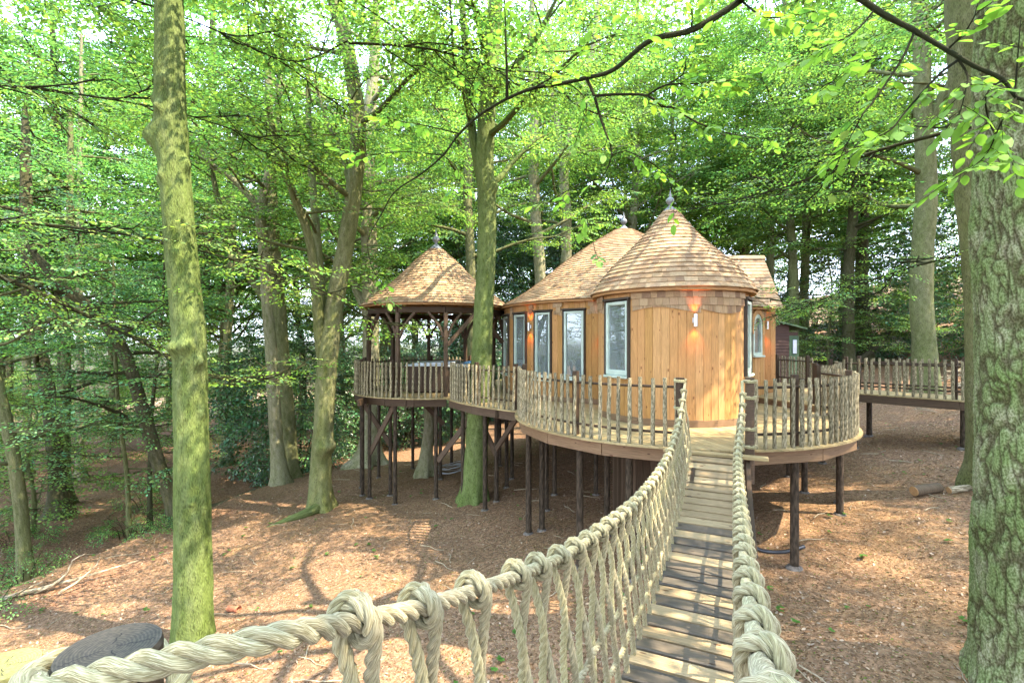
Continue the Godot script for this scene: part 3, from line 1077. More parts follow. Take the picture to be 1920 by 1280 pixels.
# floor boards laid across a polygon (x, z); each board is clipped to the edge
func lay_boards(deck: Node3D, poly: PackedVector2Array, dir: Vector2, wide: float, gap: float, y: float, thick: float) -> void:
	var d := dir.normalized()
	var s := Vector2(-d.y, d.x)
	var lo := 1e9
	var hi := -1e9
	for p in poly:
		lo = minf(lo, p.dot(s)); hi = maxf(hi, p.dot(s))
	var x := lo
	while x < hi:
		var strip := PackedVector2Array([d * -60 + s * x, d * 60 + s * x, d * 60 + s * (x + wide), d * -60 + s * (x + wide)])
		for pc in Geometry2D.intersect_polygons(poly, strip):
			var t := Geometry2D.triangulate_polygon(pc)
			if t.is_empty():
				continue
			var b := MB.new()
			var uo := Vector2(rr(0, 5), rr(0, 5))
			var ud := Vector3(d.x, 0, d.y)
			var vd := Vector3(s.x, 0, s.y)
			for i in range(0, t.size(), 3):
				var q := [Vector3(pc[t[i]].x, y, pc[t[i]].y), Vector3(pc[t[i + 1]].x, y, pc[t[i + 1]].y), Vector3(pc[t[i + 2]].x, y, pc[t[i + 2]].y)]
				b.face(q, Vector3.UP, uo, ud, vd)
				var q2 := []
				for p in q: q2.append(p - Vector3(0, thick, 0))
				b.face(q2, Vector3.DOWN, uo, ud, vd)
			var n: int = pc.size()
			var mid := Vector2.ZERO
			for p in pc: mid += p / n
			for i in n:
				var a: Vector2 = pc[i]
				var e: Vector2 = pc[(i + 1) % n]
				var o: Vector2 = (e - a).orthogonal()
				if o.length() < 0.0005:
					continue
				if o.dot((a + e) * 0.5 - mid) < 0: o = -o
				b.face([Vector3(a.x, y, a.y), Vector3(e.x, y, e.y), Vector3(e.x, y - thick, e.y), Vector3(a.x, y - thick, a.y)], Vector3(o.x, 0, o.y), uo, Vector3(e.x - a.x, 0, e.y - a.y).normalized(), Vector3.UP)
			part("floor_board", b.mesh(), M["deck_" + "abc"[rng.randi() % 3]], deck)
		x += wide + gap

func pole(deck: Node3D, x: float, z: float, top: float, rad := 0.055) -> void:
	var b := MB.new()
	var y := ground_y(x, z) - 0.3
	b.tint = Color(1, 1, 1)
	b.tube(PackedVector3Array([Vector3(x, y, z), Vector3(x, lerpf(y, top, 0.5), z), Vector3(x, top, z)]), PackedFloat32Array([rad * 1.05, rad, rad * 0.97]), 12, true, 1.0, 1.0, rng.randf())
	part("post", b.mesh(), M.pole, deck)
	# a pad of rough concrete, mostly under the litter
	var f := MB.new()
	f.tint = Color(1, 1, 1)
	f.lathe(Vector3(x, ground_y(x, z) - 0.05, z), [Vector2(rad * rr(1.9, 2.5), 0.0), Vector2(rad * rr(1.6, 1.9), rr(0.05, 0.07)), Vector2(rad * 1.4, 0.085), Vector2(rad, 0.088)], 9)
	part("footing", f.mesh(), M.concrete, deck)

func fascia(deck: Node3D, c: Vector2, r: float, a0: float, a1: float, y: float, h: float, chord: float, m: Material) -> void:
	var n := maxi(1, int(round(deg_to_rad(absf(a1 - a0)) * r / chord)))
	for i in n:
		var b := MB.new()
		var p := ring(c, lerpf(a0, a1, float(i) / n), r, y)
		var q := ring(c, lerpf(a0, a1, float(i + 1) / n), r, y)
		b.beam(p, q - (q - p).normalized() * 0.004, 0.045, h, Vector3.UP, 0.004, Vector2(rr(0, 4), rr(0, 4)))
		part("fascia_board", b.mesh(), m, deck)

func build_deck() -> void:
	var deck := thing("deck", "scalloped timber deck on tall dark poles below the treehouse and gazebo", "deck")
	var poly := circle_poly(GC, 2.6)
	poly = Geometry2D.merge_polygons(poly, circle_poly(MC, 5.82, 96))[0]
	poly = Geometry2D.merge_polygons(poly, circle_poly(TC, 3.28))[0]
	# the mid tree grows up through a notch in the boards
	lay_boards(deck, poly, Vector2(0.24, 0.97), 0.118, 0.006, 0.0, 0.028)
	fascia(deck, GC, 2.52, 15.5, -205.0, -0.135, 0.2, 0.9, M.dark_timber)
	fascia(deck, MC, 5.74, -66.8, -37.2, -0.135, 0.2, 1.2, M.brown_timber)
	fascia(deck, TC, 3.2, -99.0, -16.0, -0.135, 0.2, 1.25, M.fascia)
	fascia(deck, TC, 3.2, 1.5, 92.0, -0.135, 0.2, 1.25, M.fascia)
	fascia(deck, MC, 5.74, 32.5, 170.0, -0.135, 0.2, 1.4, M.brown_timber)
	# landing board where the bridge meets the deck
	var ld := MB.new()
	ld.box(Vector3(2.83, -0.03, -6.72), Basis(Vector3(0.909, 0, 0.418), Vector3.UP, Vector3(-0.418, 0, 0.909)), Vector3(1.35, 0.045, 0.14), 0.006)
	part("landing_board", ld.mesh(), M.deck_a, deck)
	# joists under the boards
	for i in 9:
		var j := MB.new()
		var x := -4.2 + i * 1.28
		var half := 2.3 if x < -0.4 else 4.3
		j.beam(Vector3(x, -0.13, -15.4 - half), Vector3(x, -0.13, -15.4 + half), 0.06, 0.18)
		part("joist", j.mesh(), M.dark_timber, deck)
	for i in 4:
		var j := MB.new()
		var z := -12.3 + i * 1.4
		var half := sqrt(maxf(0.2, 3.1 * 3.1 - (z - TC.y) * (z - TC.y))) - 0.1
		j.beam(Vector3(TC.x - half, -0.13, z), Vector3(TC.x + half, -0.13, z), 0.06, 0.18)
		part("joist", j.mesh(), M.dark_timber, deck)
	# poles: gazebo, middle, front
	for a in [-58.0, -45.0, -19.5, 9.0, -84.0, -115.0, -150.0, 175.0, 120.0]:
		var p := ring(GC, a, 2.36)
		pole(deck, p.x, p.z, -0.04)
	for p in [Vector3(-3.6, 0, -14.2), Vector3(-2.3, 0, -15.4), Vector3(-1.2, 0, -16.6)]:
		pole(deck, p.x, p.z, -0.04)
	for a in [-60.0, -49.0]:
		var p := ring(MC, a, 5.6)
		pole(deck, p.x, p.z, -0.04)
	for p in [Vector3(-0.4, 0, -12.3), Vector3(-0.15, 0, -13.3), Vector3(0.0, 0, -14.2), Vector3(1.1, 0, -12.4), Vector3(0.8, 0, -11.2), Vector3(2.1, 0, -12.0)]:
		pole(deck, p.x, p.z, -0.04)
	for a in [-86.0, -47.0, -30.0, 18.3, 66.0, 95.0]:
		var p := ring(TC, a, 3.0)
		pole(deck, p.x, p.z, -0.04, 0.06)
	for p in [Vector3(0.62, 0, -9.95), Vector3(1.85, 0, -9.35), Vector3(2.35, 0, -8.9), Vector3(6.55, 0, -9.6), Vector3(6.7, 0, -11.6), Vector3(7.9, 0, -12.2), Vector3(8.8, 0, -14.0)]:
		pole(deck, p.x, p.z, -0.04, 0.058)
	# raking braces
	var braces := [[Vector3(-4.16, -1.75, -13.97), Vector3(-3.28, -0.22, -13.4)], [Vector3(-4.45, -0.3, -14.36), Vector3(-3.6, -1.5, -14.2)], [Vector3(-2.05, -1.75, -13.25), Vector3(-0.95, -0.28, -12.7)], [Vector3(-2.9, -0.25, -15.0), Vector3(-2.2, -1.1, -15.4)], [Vector3(-0.4, -1.35, -12.3), Vector3(-1.0, -0.22, -12.75)], [Vector3(0.1, -0.25, -11.2), Vector3(-0.4, -1.2, -12.25)]]
	for q in braces:
		var b := MB.new()
		b.beam(q[0], q[1], 0.06, 0.14, Vector3.UP, 0.005, Vector2(rr(0, 4), rr(0, 4)))
		part("brace", b.mesh(), M.brown_timber, deck)
	# raised step in front of the doorway and the porch floor behind it
	var pp := PackedVector2Array([Vector2(6.2, -12.25), Vector2(6.66, -10.42)])
	for i in 25:
		var a := deg_to_rad(33.0 + i * 5.0)
		pp.append(MC + Vector2(sin(a), cos(a)) * 5.8)
	pp.append(Vector2(7.5, -15.4))
	pp.append(Vector2(7.5, -13.55))
	var porch := thing("porch_floor", "raised boarded porch one step above the deck beside the arched window", "porch")
	lay_boards(porch, pp, Vector2(0.9, 0.44), 0.118, 0.006, 0.15, 0.028)
	var rise := MB.new()
	rise.beam(Vector3(6.22, 0.06, -12.25), Vector3(6.67, 0.06, -10.44), 0.03, 0.12)
	part("riser", rise.mesh(), M.fascia, porch)
	# boardwalk
	var bw := thing("boardwalk", "straight timber boardwalk leading from the porch out behind the big trunk", "boardwalk")
	var d := Vector2(0.62, 0.78)
	var nrm := Vector2(0.78, -0.62)
	var f0 := Vector2(9.05, -13.30)
	lay_boards(bw, PackedVector2Array([f0, f0 + d * 7.4, f0 + d * 7.4 + nrm * 1.5, f0 + nrm * 1.5]), nrm, 0.118, 0.006, 0.15, 0.028)
	for k in 2:
		for i in 3:
			var b := MB.new()
			var p := f0 + nrm * (0.04 + 1.42 * k) + d * (0.05 + 2.45 * i)
			var q := p + d * 2.44
			b.beam(Vector3(p.x, 0.02, p.y), Vector3(q.x, 0.02, q.y), 0.045, 0.2, Vector3.UP, 0.004, Vector2(rr(0, 4), rr(0, 4)))
			part("fascia_board", b.mesh(), M.brown_timber, bw)
	for i in 4:
		for k in 2:
			var p := f0 + nrm * (0.12 + 1.25 * k) + d * (0.35 + 2.2 * i)
			pole(bw, p.x, p.y, 0.11, 0.07)

# upright hazel rods nailed to two rails between dark posts, along a run of points with outward directions
var rods: Array = []

func make_rods() -> void:
	for k in 8:
		var b := MB.new()
		var p := []
		var r := PackedFloat32Array()
		var wob := 0.006 if k < 6 else 0.014
		for i in 5:
			p.append(Vector3(rr(-wob, wob) * (1.0 if i > 0 else 0.5), i * 0.25, rr(-0.006, 0.006)))
		var sp := smooth_path(p, 0.09)
		var base := rr(0.029, 0.036)
		for i in sp.size():
			r.append(base * (1.0 - 0.12 * i / sp.size()) * rr(0.94, 1.07))
		b.tube(sp, r, 7, true, 1.0, 1.0, k * 0.17)
		rods.append(b.mesh())

func railing(label: String, pts: Array, outs: Array, y: float, high: float, post_at: Array) -> Node3D:
	# pts: dense points along the floor edge, outs: which way is outside
	var g := thing("picket_railing", label, "railing", Vector3.ZERO, "hazel rod railings round the decks")
	var run := 0.0
	var n := pts.size()
	for lv in [0.2, high - 0.12]:
		var b := MB.new()
		var path := PackedVector3Array()
		var rad := PackedFloat32Array()
		for i in n:
			path.append(pts[i] - outs[i] * 0.10 + Vector3.UP * (y + lv))
			rad.append(0.021)
		b.tube(path, rad, 8)
		part("rail", b.mesh(), M.dark_timber, g)
	var total := 0.0
	for i in n - 1:
		total += pts[i].distance_to(pts[i + 1])
	var at := 0.06
	var i := 0
	var done := 0.0
	while at < total:
		while i < n - 2 and done + pts[i].distance_to(pts[i + 1]) < at:
			done += pts[i].distance_to(pts[i + 1])
			i += 1
		var t: float = (at - done) / pts[i].distance_to(pts[i + 1])
		var p: Vector3 = pts[i].lerp(pts[i + 1], t)
		var o: Vector3 = (outs[i] as Vector3).lerp(outs[i + 1], t).normalized()
		var bas := Basis(Vector3.UP.cross(o).normalized(), Vector3.UP, o)
		bas = bas.rotated(Vector3.UP, rng.randf() * TAU).rotated(o, rr(-0.012, 0.012))
		bas = bas.scaled(Vector3(1, (high + rr(-0.012, 0.016)) / 1.0, 1))
		var pick: int = rng.randi() % 8
		var k := rng.randf()
		part("picket", rods[pick], M.rod if k < 0.5 else (M.rod_dark if k < 0.75 else M.rod_pale), g, Transform3D(bas, p - o * 0.053 + Vector3.UP * (y + 0.002)))
		at += rr(0.135, 0.185)
	for q in post_at:
		var f: float = q * (n - 1)
		var a := mini(int(f), n - 2)
		var p: Vector3 = pts[a].lerp(pts[a + 1], f - a)
		var o: Vector3 = outs[a]
		var b := MB.new()
		b.box(p - o * 0.165 + Vector3.UP * (y + high * 0.5 + 0.03), Basis(Vector3.UP.cross(o).normalized(), Vector3.UP, o), Vector3(0.09, high + 0.06, 0.09), 0.008, 1, Vector2(rr(0, 3), rr(0, 3)))
		part("post", b.mesh(), M.dark_timber, g)
	return g

func arc_railing(label: String, c: Vector2, r: float, a0: float, a1: float, y: float, high: float, post_at: Array) -> Node3D:
	var pts := []
	var outs := []
	var n := maxi(4, int(absf(a1 - a0) / 3.0))
	for i in n + 1:
		var a := lerpf(a0, a1, float(i) / n)
		pts.append(ring(c, a, r))
		outs.append(outward(a).z)
	return railing(label, pts, outs, y, high, post_at)

func build_railings() -> void:
	make_rods()
	arc_railing("rod railing curving round the gazebo floor under the small cone roof", GC, 2.56, 14.0, -204.0, 0.0, 0.97, [0.16, 0.33, 0.5, 0.66, 0.83, 0.99])
	arc_railing("short rod railing in front of the tall windows beside the slim deck tree", MC, 5.79, -66.0, -37.5, 0.0, 0.98, [0.48, 0.97])
	arc_railing("curved rod railing on the bulging deck corner left of the rope bridge", TC, 3.25, -98.0, -16.5, 0.0, 1.0, [0.02, 0.62])
	arc_railing("curved rod railing round the deck corner right of the rope bridge", TC, 3.25, 2.2, 91.0, 0.0, 1.0, [0.16, 0.55, 0.98])
	arc_railing("rod railing round the outer edge of the raised porch", MC, 5.77, 34.0, 68.0, 0.15, 0.86, [0.03, 0.97])
	arc_railing("far rod railing closing the porch near the brown shed", MC, 5.77, 84.0, 118.0, 0.15, 0.9, [0.03, 0.5, 0.97])
	var d := Vector3(0.62, 0, 0.78)
	var nrm := Vector3(0.78, 0, -0.62)
	var f0 := Vector3(9.05, 0, -13.30)
	for k in 2:
		var pts := []
		var outs := []
		for i in 13:
			pts.append(f0 + nrm * (0.03 + 1.44 * k) + d * (0.05 + i * 0.59))
			outs.append(nrm * (-1.0 if k == 0 else 1.0))
		railing("long straight rod railing along the near edge of the boardwalk" if k == 0 else "rod railing along the far edge of the boardwalk below the woodland bank", pts, outs, 0.15, 0.92, [0.01, 0.33, 0.66, 0.99])

func build_deck_things() -> void:
	# hot tub
	var t := thing("hot_tub", "dark panelled hot tub standing under the gazebo roof behind the rods", "hot tub", Vector3(-2.25, 0.0, -15.2))
	var body := MB.new()
	body.box(Vector3(0, 0.40, 0), Basis.IDENTITY, Vector3(1.78, 0.78, 1.6), 0.06)
	part("tub_body", body.mesh(), M.tub_panel, t)
	for s in 12:
		var q := MB.new()
		q.box(Vector3(-0.79 + s * 0.1437, 0.40, 0.812), Basis.IDENTITY, Vector3(0.135, 0.70, 0.022), 0.005, 1, Vector2(s * 0.4, s * 0.2))
		part("panel_board", q.mesh(), M.tub_panel, t)
	var rim := MB.new()
	for q in [[Vector3(0, 0.82, 0.76), Vector3(1.9, 0.07, 0.2)], [Vector3(0, 0.82, -0.76), Vector3(1.9, 0.07, 0.2)], [Vector3(0.85, 0.82, 0), Vector3(0.2, 0.068, 1.318)], [Vector3(-0.85, 0.82, 0), Vector3(0.2, 0.068, 1.318)]]:
		rim.box(q[0], Basis.IDENTITY, q[1], 0.025)
	part("rim", rim.mesh(), M.tub_rim, t)
	var cover := MB.new()
	cover.box(Vector3(-0.1, 0.88, 0), Basis.IDENTITY.rotated(Vector3.BACK, 0.03), Vector3(1.3, 0.07, 1.4), 0.03)
	part("cover", cover.mesh(), M.tub_rim, t)
	var cl := MB.new()
	cl.box(Vector3.ZERO, Basis(Vector3.UP, 0.3).rotated(Vector3.BACK, 0.2), Vector3(0.34, 0.07, 0.5), 0.03)
	var c := part("folded_towel", cl.mesh(), M.blue_cloth, self, Transform3D(Basis.IDENTITY, Vector3(-1.28, 0.92, -14.75)))
	tag(c, "blue folded towel lying on the rim of the hot tub", "towel")
	# boarded store under the front deck
	var s := thing("under_deck_store", "dark vertical boarded store tucked under the front deck by the bridge", "store", Vector3(2.6, 0, -9.6))
	for i in 10:
		for k in 2:
			var b := MB.new()
			if k == 0:
				b.box(Vector3(-0.38 + i * 0.13, -1.15, 0.75), Basis.IDENTITY, Vector3(0.125, 2.0, 0.025), 0.004, 1, Vector2(rr(0, 4), rr(0, 3)))
			else:
				b.box(Vector3(-0.46, -1.15, 0.70 - i * 0.13), Basis.IDENTITY, Vector3(0.025, 2.0, 0.125), 0.004, 1, Vector2(rr(0, 4), rr(0, 3)))
			part("wall_board", b.mesh(), M.dark_timber if i % 3 else M.brown_timber, s)
	# shed beyond the porch
	var gx := 11.7
	var gz := -21.0
	var gy := ground_y(gx, gz) - 0.15
	var sh := thing("shed", "small brown clapboard shed with a green roof at the edge of the wood", "shed", Vector3(gx, gy, gz))
	var hh := 2.35 - gy
	var w := MB.new()
	w.box(Vector3(0, hh * 0.5 - 0.3, -1.2), Basis.IDENTITY, Vector3(1.7, hh - 0.2, 2.3), 0.0)
	part("wall", w.mesh(), M.shed_board, sh)
	for i in int(hh / 0.14):
		var q := MB.new()
		q.box(Vector3(-0.2, 0.1 + i * 0.14, -0.03), Basis(Vector3.RIGHT, -0.1), Vector3(1.3, 0.15, 0.02), 0.003)
		part("wall_board", q.mesh(), M.shed_board, sh)
	var sidew := MB.new()
	sidew.box(Vector3(0.66, hh * 0.5 - 0.35, -0.03), Basis.IDENTITY, Vector3(0.42, hh - 0.4, 0.03), 0.004)
	part("corner_panel", sidew.mesh(), M.shed_green, sh)
	var win := MB.new()
	win.box(Vector3(0.68, hh * 0.72, 0.0), Basis.IDENTITY, Vector3(0.16, 0.6, 0.03), 0.004)
	part("window", win.mesh(), M.white_paint, sh)
	var rf := MB.new()
	rf.beam(Vector3(-1.2, hh + 0.35, -1.2), Vector3(1.15, hh - 0.25, -1.2), 2.7, 0.07)
	part("roof", rf.mesh(), M.shed_green, sh)

# ------------------------------------------------------------------ rope bridge

# values along the bridge, by distance d in front of the eye: [d, drop below eye level]
const RAIL_L := [[-1.2, 0.30], [-0.4, 0.31], [0.2, 0.33], [0.60, 0.388], [0.70, 0.432], [0.853, 0.498], [1.03, 0.571], [1.24, 0.645], [1.49, 0.726], [1.85, 0.834], [2.36, 0.952], [3.45, 1.13], [4.85, 1.20], [5.6, 1.10], [6.07, 0.99], [6.5, 0.74], [6.78, 0.56]]
const RAIL_R := [[-1.2, 0.33], [-0.4, 0.34], [0.2, 0.36], [0.5, 0.42], [0.85, 0.56], [1.12, 0.66], [1.38, 0.74], [1.65, 0.82], [1.92, 0.90], [2.36, 0.99], [3.45, 1.15], [4.85, 1.20], [5.6, 1.10], [6.07, 0.98], [6.5, 0.74], [6.76, 0.56]]
const WALK := [[-1.4, 1.50], [0.0, 1.55], [1.0, 1.66], [2.0, 1.78], [2.64, 1.85], [3.6, 1.95], [4.5, 1.96], [5.5, 1.88], [6.2, 1.72], [6.66, 1.575], [7.2, 1.56]]

func along(l: Array, d: float) -> float:
	var i := 0
	while i < l.size() - 2 and l[i + 1][0] < d:
		i += 1
	var a: Array = l[maxi(i - 1, 0)]
	var b: Array = l[i]
	var c: Array = l[i + 1]
	var e: Array = l[mini(i + 2, l.size() - 1)]
	var t: float = (d - b[0]) / (c[0] - b[0])
	# Hermite with slopes from the neighbours
	var m1: float = (c[1] - a[1]) / maxf(c[0] - a[0], 0.001) * (c[0] - b[0])
	var m2: float = (e[1] - b[1]) / maxf(e[0] - b[0], 0.001) * (c[0] - b[0])
	return b[1] * (2 * t * t * t - 3 * t * t + 1) + m1 * (t * t * t - 2 * t * t + t) + c[1] * (-2 * t * t * t + 3 * t * t) + m2 * (t * t * t - t * t)

func rail_at(side: int, d: float) -> Vector3:
	var x := 0.4598 * d
	if side < 0: x -= 0.667
	else: x += 0.048 + 0.09 * smoothstep(4.8, 6.76, d)
	return Vector3(x, 1.55 - along(RAIL_L if side < 0 else RAIL_R, d), -d)

func edge_at(side: int, d: float) -> Vector3:
	return Vector3(0.4598 * d - (0.585 if side < 0 else -0.02), 1.55 - along(WALK, d), -d)

func dense(p: Array, step: float) -> PackedVector3Array:
	return smooth_path(p, step)

func suspender(bridge: Node3D, side: int, d: float, gap: float) -> void:
	var r := 0.0152
	var R := 0.0195
	var h := rail_at(side, d)
	var t := (rail_at(side, d + 0.05) - rail_at(side, d - 0.05)).normalized()
	var nn := t.cross(Vector3.UP).normalized() * (1.0 if side > 0 else -1.0)    # outwards
	var up := nn.cross(t).normalized()
	if up.y < 0: up = -up
	var fa := edge_at(side, d - gap * 0.5)
	var fb := edge_at(side, d + gap * 0.5)
	fa.y -= 0.02; fb.y -= 0.02
	var drop := h.y - (fa.y + fb.y) * 0.5
	var foot := (fa + fb) * 0.5
	var tilt := (foot - h) / drop    # how the net leans as it falls
	var far := d > 3.2
	var p := []
	# near leg, from the board up
	var lean: Array = [0.0, 0.10, 0.25, 0.42]
	p.append(fa)
	p.append(fa.lerp(h, 0.26) + t * gap * 0.02 + nn * 0.012)
	p.append(h + tilt * drop * 0.56 - t * gap * 0.20 + nn * 0.016)
	p.append(h + tilt * drop * 0.40 - t * r * 0.5 + nn * r * 1.2)
	p.append(h + tilt * drop * 0.22 - t * r * 1.0 - nn * r * 0.2)
	p.append(h + tilt * 0.10 - t * r * 1.1 + nn * r * 0.7)
	# the hitch: up outside, twice round the hand rope, crossing itself on top
	var ts := [-1.3, -1.35, -1.2, -0.6, 0.4, 1.35, 1.3, 0.6, -0.2, -0.3, 0.9]
	for k in 11:
		var th := deg_to_rad(-25.0 + k * 57.5)
		var rad := R + r * 0.78
		if k in [6, 7, 8]: rad += r * (0.75 if k == 7 else 0.45)
		p.append(h + t * r * ts[k] + (nn * cos(th) + up * sin(th)) * rad)
	p.append(h + tilt * 0.10 + t * r * 1.1 - nn * r * 0.6)
	p.append(h + tilt * drop * 0.22 + t * r * 1.0 + nn * r * 0.6)
	p.append(h + tilt * drop * 0.40 + t * r * 0.6 - nn * r * 1.0)
	p.append(h + tilt * drop * 0.56 + t * gap * 0.20 - nn * 0.010)
	p.append(fb.lerp(h, 0.26) - t * gap * 0.02 - nn * 0.008)
	p.append(fb)
	var b := MB.new()
	b.tint = Color(1, 1, 1)
	b.rope(dense(p, 0.022 if far else 0.012), r, 0.095, 5 if far else 8)
	part("suspender_rope", b.mesh(), M.rope, bridge)
	# frayed tuck of the rope's end beside the hitch
	var tk := MB.new()
	tk.rope(dense([h + up * (R + r) + t * r * 0.5, h + up * (R + r * 1.25) - t * r * 0.8 + nn * r * 0.4, h + up * (R + r * 1.1) - t * r * 2.1 + nn * r * 1.4, h - t * r * 2.5 + nn * (R + r * 0.9)], 0.014 if far else 0.008), r * 0.75, 0.09, 5 if far else 8)
	part("hitch_tuck", tk.mesh(), M.rope, bridge)

func build_bridge() -> void:
	var br := thing("rope_bridge", "cream rope footbridge with knotted netting sides and mixed pale and dark planks", "rope bridge")
	var dirb := Vector3(0.418, 0, -0.909)
	# planks
	var d := -0.9
	var i := 0
	var dark := [3, 5, 6, 8, 9, 10, 11, 13, 15, 17, 19, 21, 22]
	while d < 6.56:
		var l := edge_at(-1, d)
		var rgt := edge_at(1, d)
		var nx := edge_at(1, d + 0.1)
		var f := (nx - rgt).normalized()
		var across := Vector3(0.909, 0, 0.418)
		var up := across.cross(f).normalized()
		if up.y < 0: up = -up
		var mid := (l + rgt) * 0.5
		# boards lie square across the bridge: shift each end to stay under its rope
		var b := MB.new()
		b.box(mid + Vector3(0, -0.018, 0), Basis(across, up, across.cross(up)).rotated(up, rr(-0.012, 0.012)), Vector3(0.60, 0.036, 0.143), 0.006, 0, Vector2(rr(0, 4), rr(0, 4)))
		# from the deck backwards the boards are numbered as they lie
		var k := int(round((6.56 - d) / 0.1582))
		var is_dark := d < 5.05 and (k in [10, 12, 13, 15, 16, 17, 19, 21, 23, 25, 27, 28, 30, 32, 33])
		part("plank", b.mesh(), M["plank_dark_" + "ab"[rng.randi() % 2]] if is_dark else M["plank_pale_" + "ab"[rng.randi() % 2]], br)
		d += 0.1582
		i += 1
	# bearers below the planks
	for s in [-1, 1]:
		var path := []
		for k in 20:
			var dd := -0.8 + k * 0.395
			var e := edge_at(s, dd)
			path.append(e + Vector3(0.909, 0, 0.418) * (0.17 if s > 0 else 0.06) + Vector3(0, -0.10, 0))
		var b := MB.new()
		for k in path.size() - 1:
			b.beam(path[k], path[k + 1], 0.055, 0.13, Vector3.UP, 0.004, Vector2(k * 0.8, s * 0.3))
		part("bearer", b.mesh(), M.dark_timber, br)
	# hand ropes
	for s in [-1, 1]:
		var p := []
		if s < 0:
			# three turns round the black-topped post, then off along the bridge
			var c := Vector3(-0.587, 0, -0.70)
			for k in 25:
				var a := deg_to_rad(651.0 - k * 24.0)
				p.append(Vector3(c.x + cos(a) * 0.086, 1.113 - 0.0085 * (24 - k), c.z + sin(a) * 0.086))
			for dd in [0.68, 0.853, 1.03, 1.24, 1.49, 1.85, 2.36]:
				p.append(rail_at(-1, dd))
		else:
			for dd in [-0.9, -0.4, 0.0, 0.4, 0.85, 1.12, 1.38, 1.65, 1.92, 2.36]:
				p.append(rail_at(1, dd))
		for k in 15:
			p.append(rail_at(s, 2.7 + k * 0.29))
		var b := MB.new()
		b.rope(dense(p, 0.014), 0.0202, 0.128, 9)
		part("hand_rope", b.mesh(), M.rope, br)
	# suspenders
	var ds := [0.853, 1.03, 1.24, 1.486, 1.65, 1.853]
	for k in 26:
		ds.append(2.04 + k * 0.182)
	for x in ds:
		suspender(br, -1, x, 0.19)
	d = 0.30
	while d < 6.65:
		suspender(br, 1, d, 0.2)
		d += 0.265 if d < 2.1 else 0.19
	# ropes that run through the netting
	for s in [-1, 1]:
		for fr in [0.55, 0.80]:
			var p := []
			for k in 28:
				var dd: float = 0.6 + k * 0.225
				p.append(rail_at(s, dd).lerp(edge_at(s, dd), fr + 0.012 * sin(k * 2.3)))
			var b := MB.new()
			b.rope(dense(p, 0.02), 0.015, 0.10, 6)
			part("net_rope", b.mesh(), M.rope, br)
	# posts at the deck end with lashings
	for s in [-1, 1]:
		var h := rail_at(s, 6.78)
		var at := Vector3(h.x + (-0.075 if s < 0 else 0.105), 0, h.z + 0.0)
		var b := MB.new()
		b.tube(PackedVector3Array([at + Vector3(0, -0.45, 0), at + Vector3(0, 1.04, 0)]), PackedFloat32Array([0.062, 0.06]), 14)
		part("end_post", b.mesh(), M.dark_timber if s < 0 else M.brown_timber, br)
		for y in ([0.98, 0.60] if s < 0 else [0.97, 0.74, 0.30, 0.05]):
			var p := []
			for k in 22:
				var a := TAU * k / 10.0
				p.append(at + Vector3(cos(a) * 0.076, y + k * 0.0017, sin(a) * 0.076))
			if s > 0 or y > 0.9:
				p.append(Vector3(h.x, y + 0.03, h.z + 0.05))
			var q := MB.new()
			q.rope(dense(p, 0.022), 0.0135, 0.09, 5)
			part("lashing", q.mesh(), M.rope, br)
	# near posts
	var p1 := thing("mooring_post", "black round timber post that the left hand rope is wound around", "post", Vector3(-0.587, -0.041, -0.70))
	var gy := ground_y(-0.587, -0.70) - 0.4
	var b1 := MB.new()
	b1.tube(PackedVector3Array([Vector3(0, gy, 0), Vector3(0, 0, 0), Vector3(0, 1.136, 0)]), PackedFloat32Array([0.069, 0.066, 0.064]), 28, false, 2.0, 1.0)
	part("post_body", b1.mesh(), M.pole, p1)
	var t1 := MB.new()
	t1.lathe(Vector3(0, 1.133, 0), [Vector2(0.064, 0.003), Vector2(0.062, 0.012)], 28)
	post_disc(t1, Vector3(0, 1.145, 0), 0.062)
	part("cut_top", t1.mesh(), M.post_top, p1)
	var p2 := thing("short_post", "lower round post with a mossy yellow cut top beside the black one", "post", Vector3(-0.905, -0.07, -0.85))
	gy = ground_y(-0.9, -0.85) - 0.4
	var b2 := MB.new()
	b2.tube(PackedVector3Array([Vector3(0, gy, 0), Vector3(0, 0, 0), Vector3(0, 1.036, 0)]), PackedFloat32Array([0.060, 0.057, 0.055]), 28, false, 2.0, 1.0)
	part("post_body", b2.mesh(), M.rod_dark, p2)
	var t2 := MB.new()
	t2.lathe(Vector3(0, 1.033, 0), [Vector2(0.055, 0.003), Vector2(0.052, 0.012)], 28)
	post_disc(t2, Vector3(0, 1.045, 0), 0.052)
	part("cut_top", t2.mesh(), M.stump_top, p2)

func post_disc(b: MB, at: Vector3, r: float) -> void:
	var k := b.vert(at, Vector3.UP, Vector2(0.5, 0.5), Color(1, 1, 1))
	for j in 29:
		var a := TAU * j / 28
		b.vert(at + Vector3(sin(a) * r, 0, cos(a) * r), Vector3.UP, Vector2(0.5 + 0.44 * sin(a), 0.5 + 0.44 * cos(a)), Color(1, 1, 1))
	for j in 28:
		b.ix.append_array(PackedInt32Array([k, k + 2 + j, k + 1 + j]))

# ------------------------------------------------------------------ leaves and trees

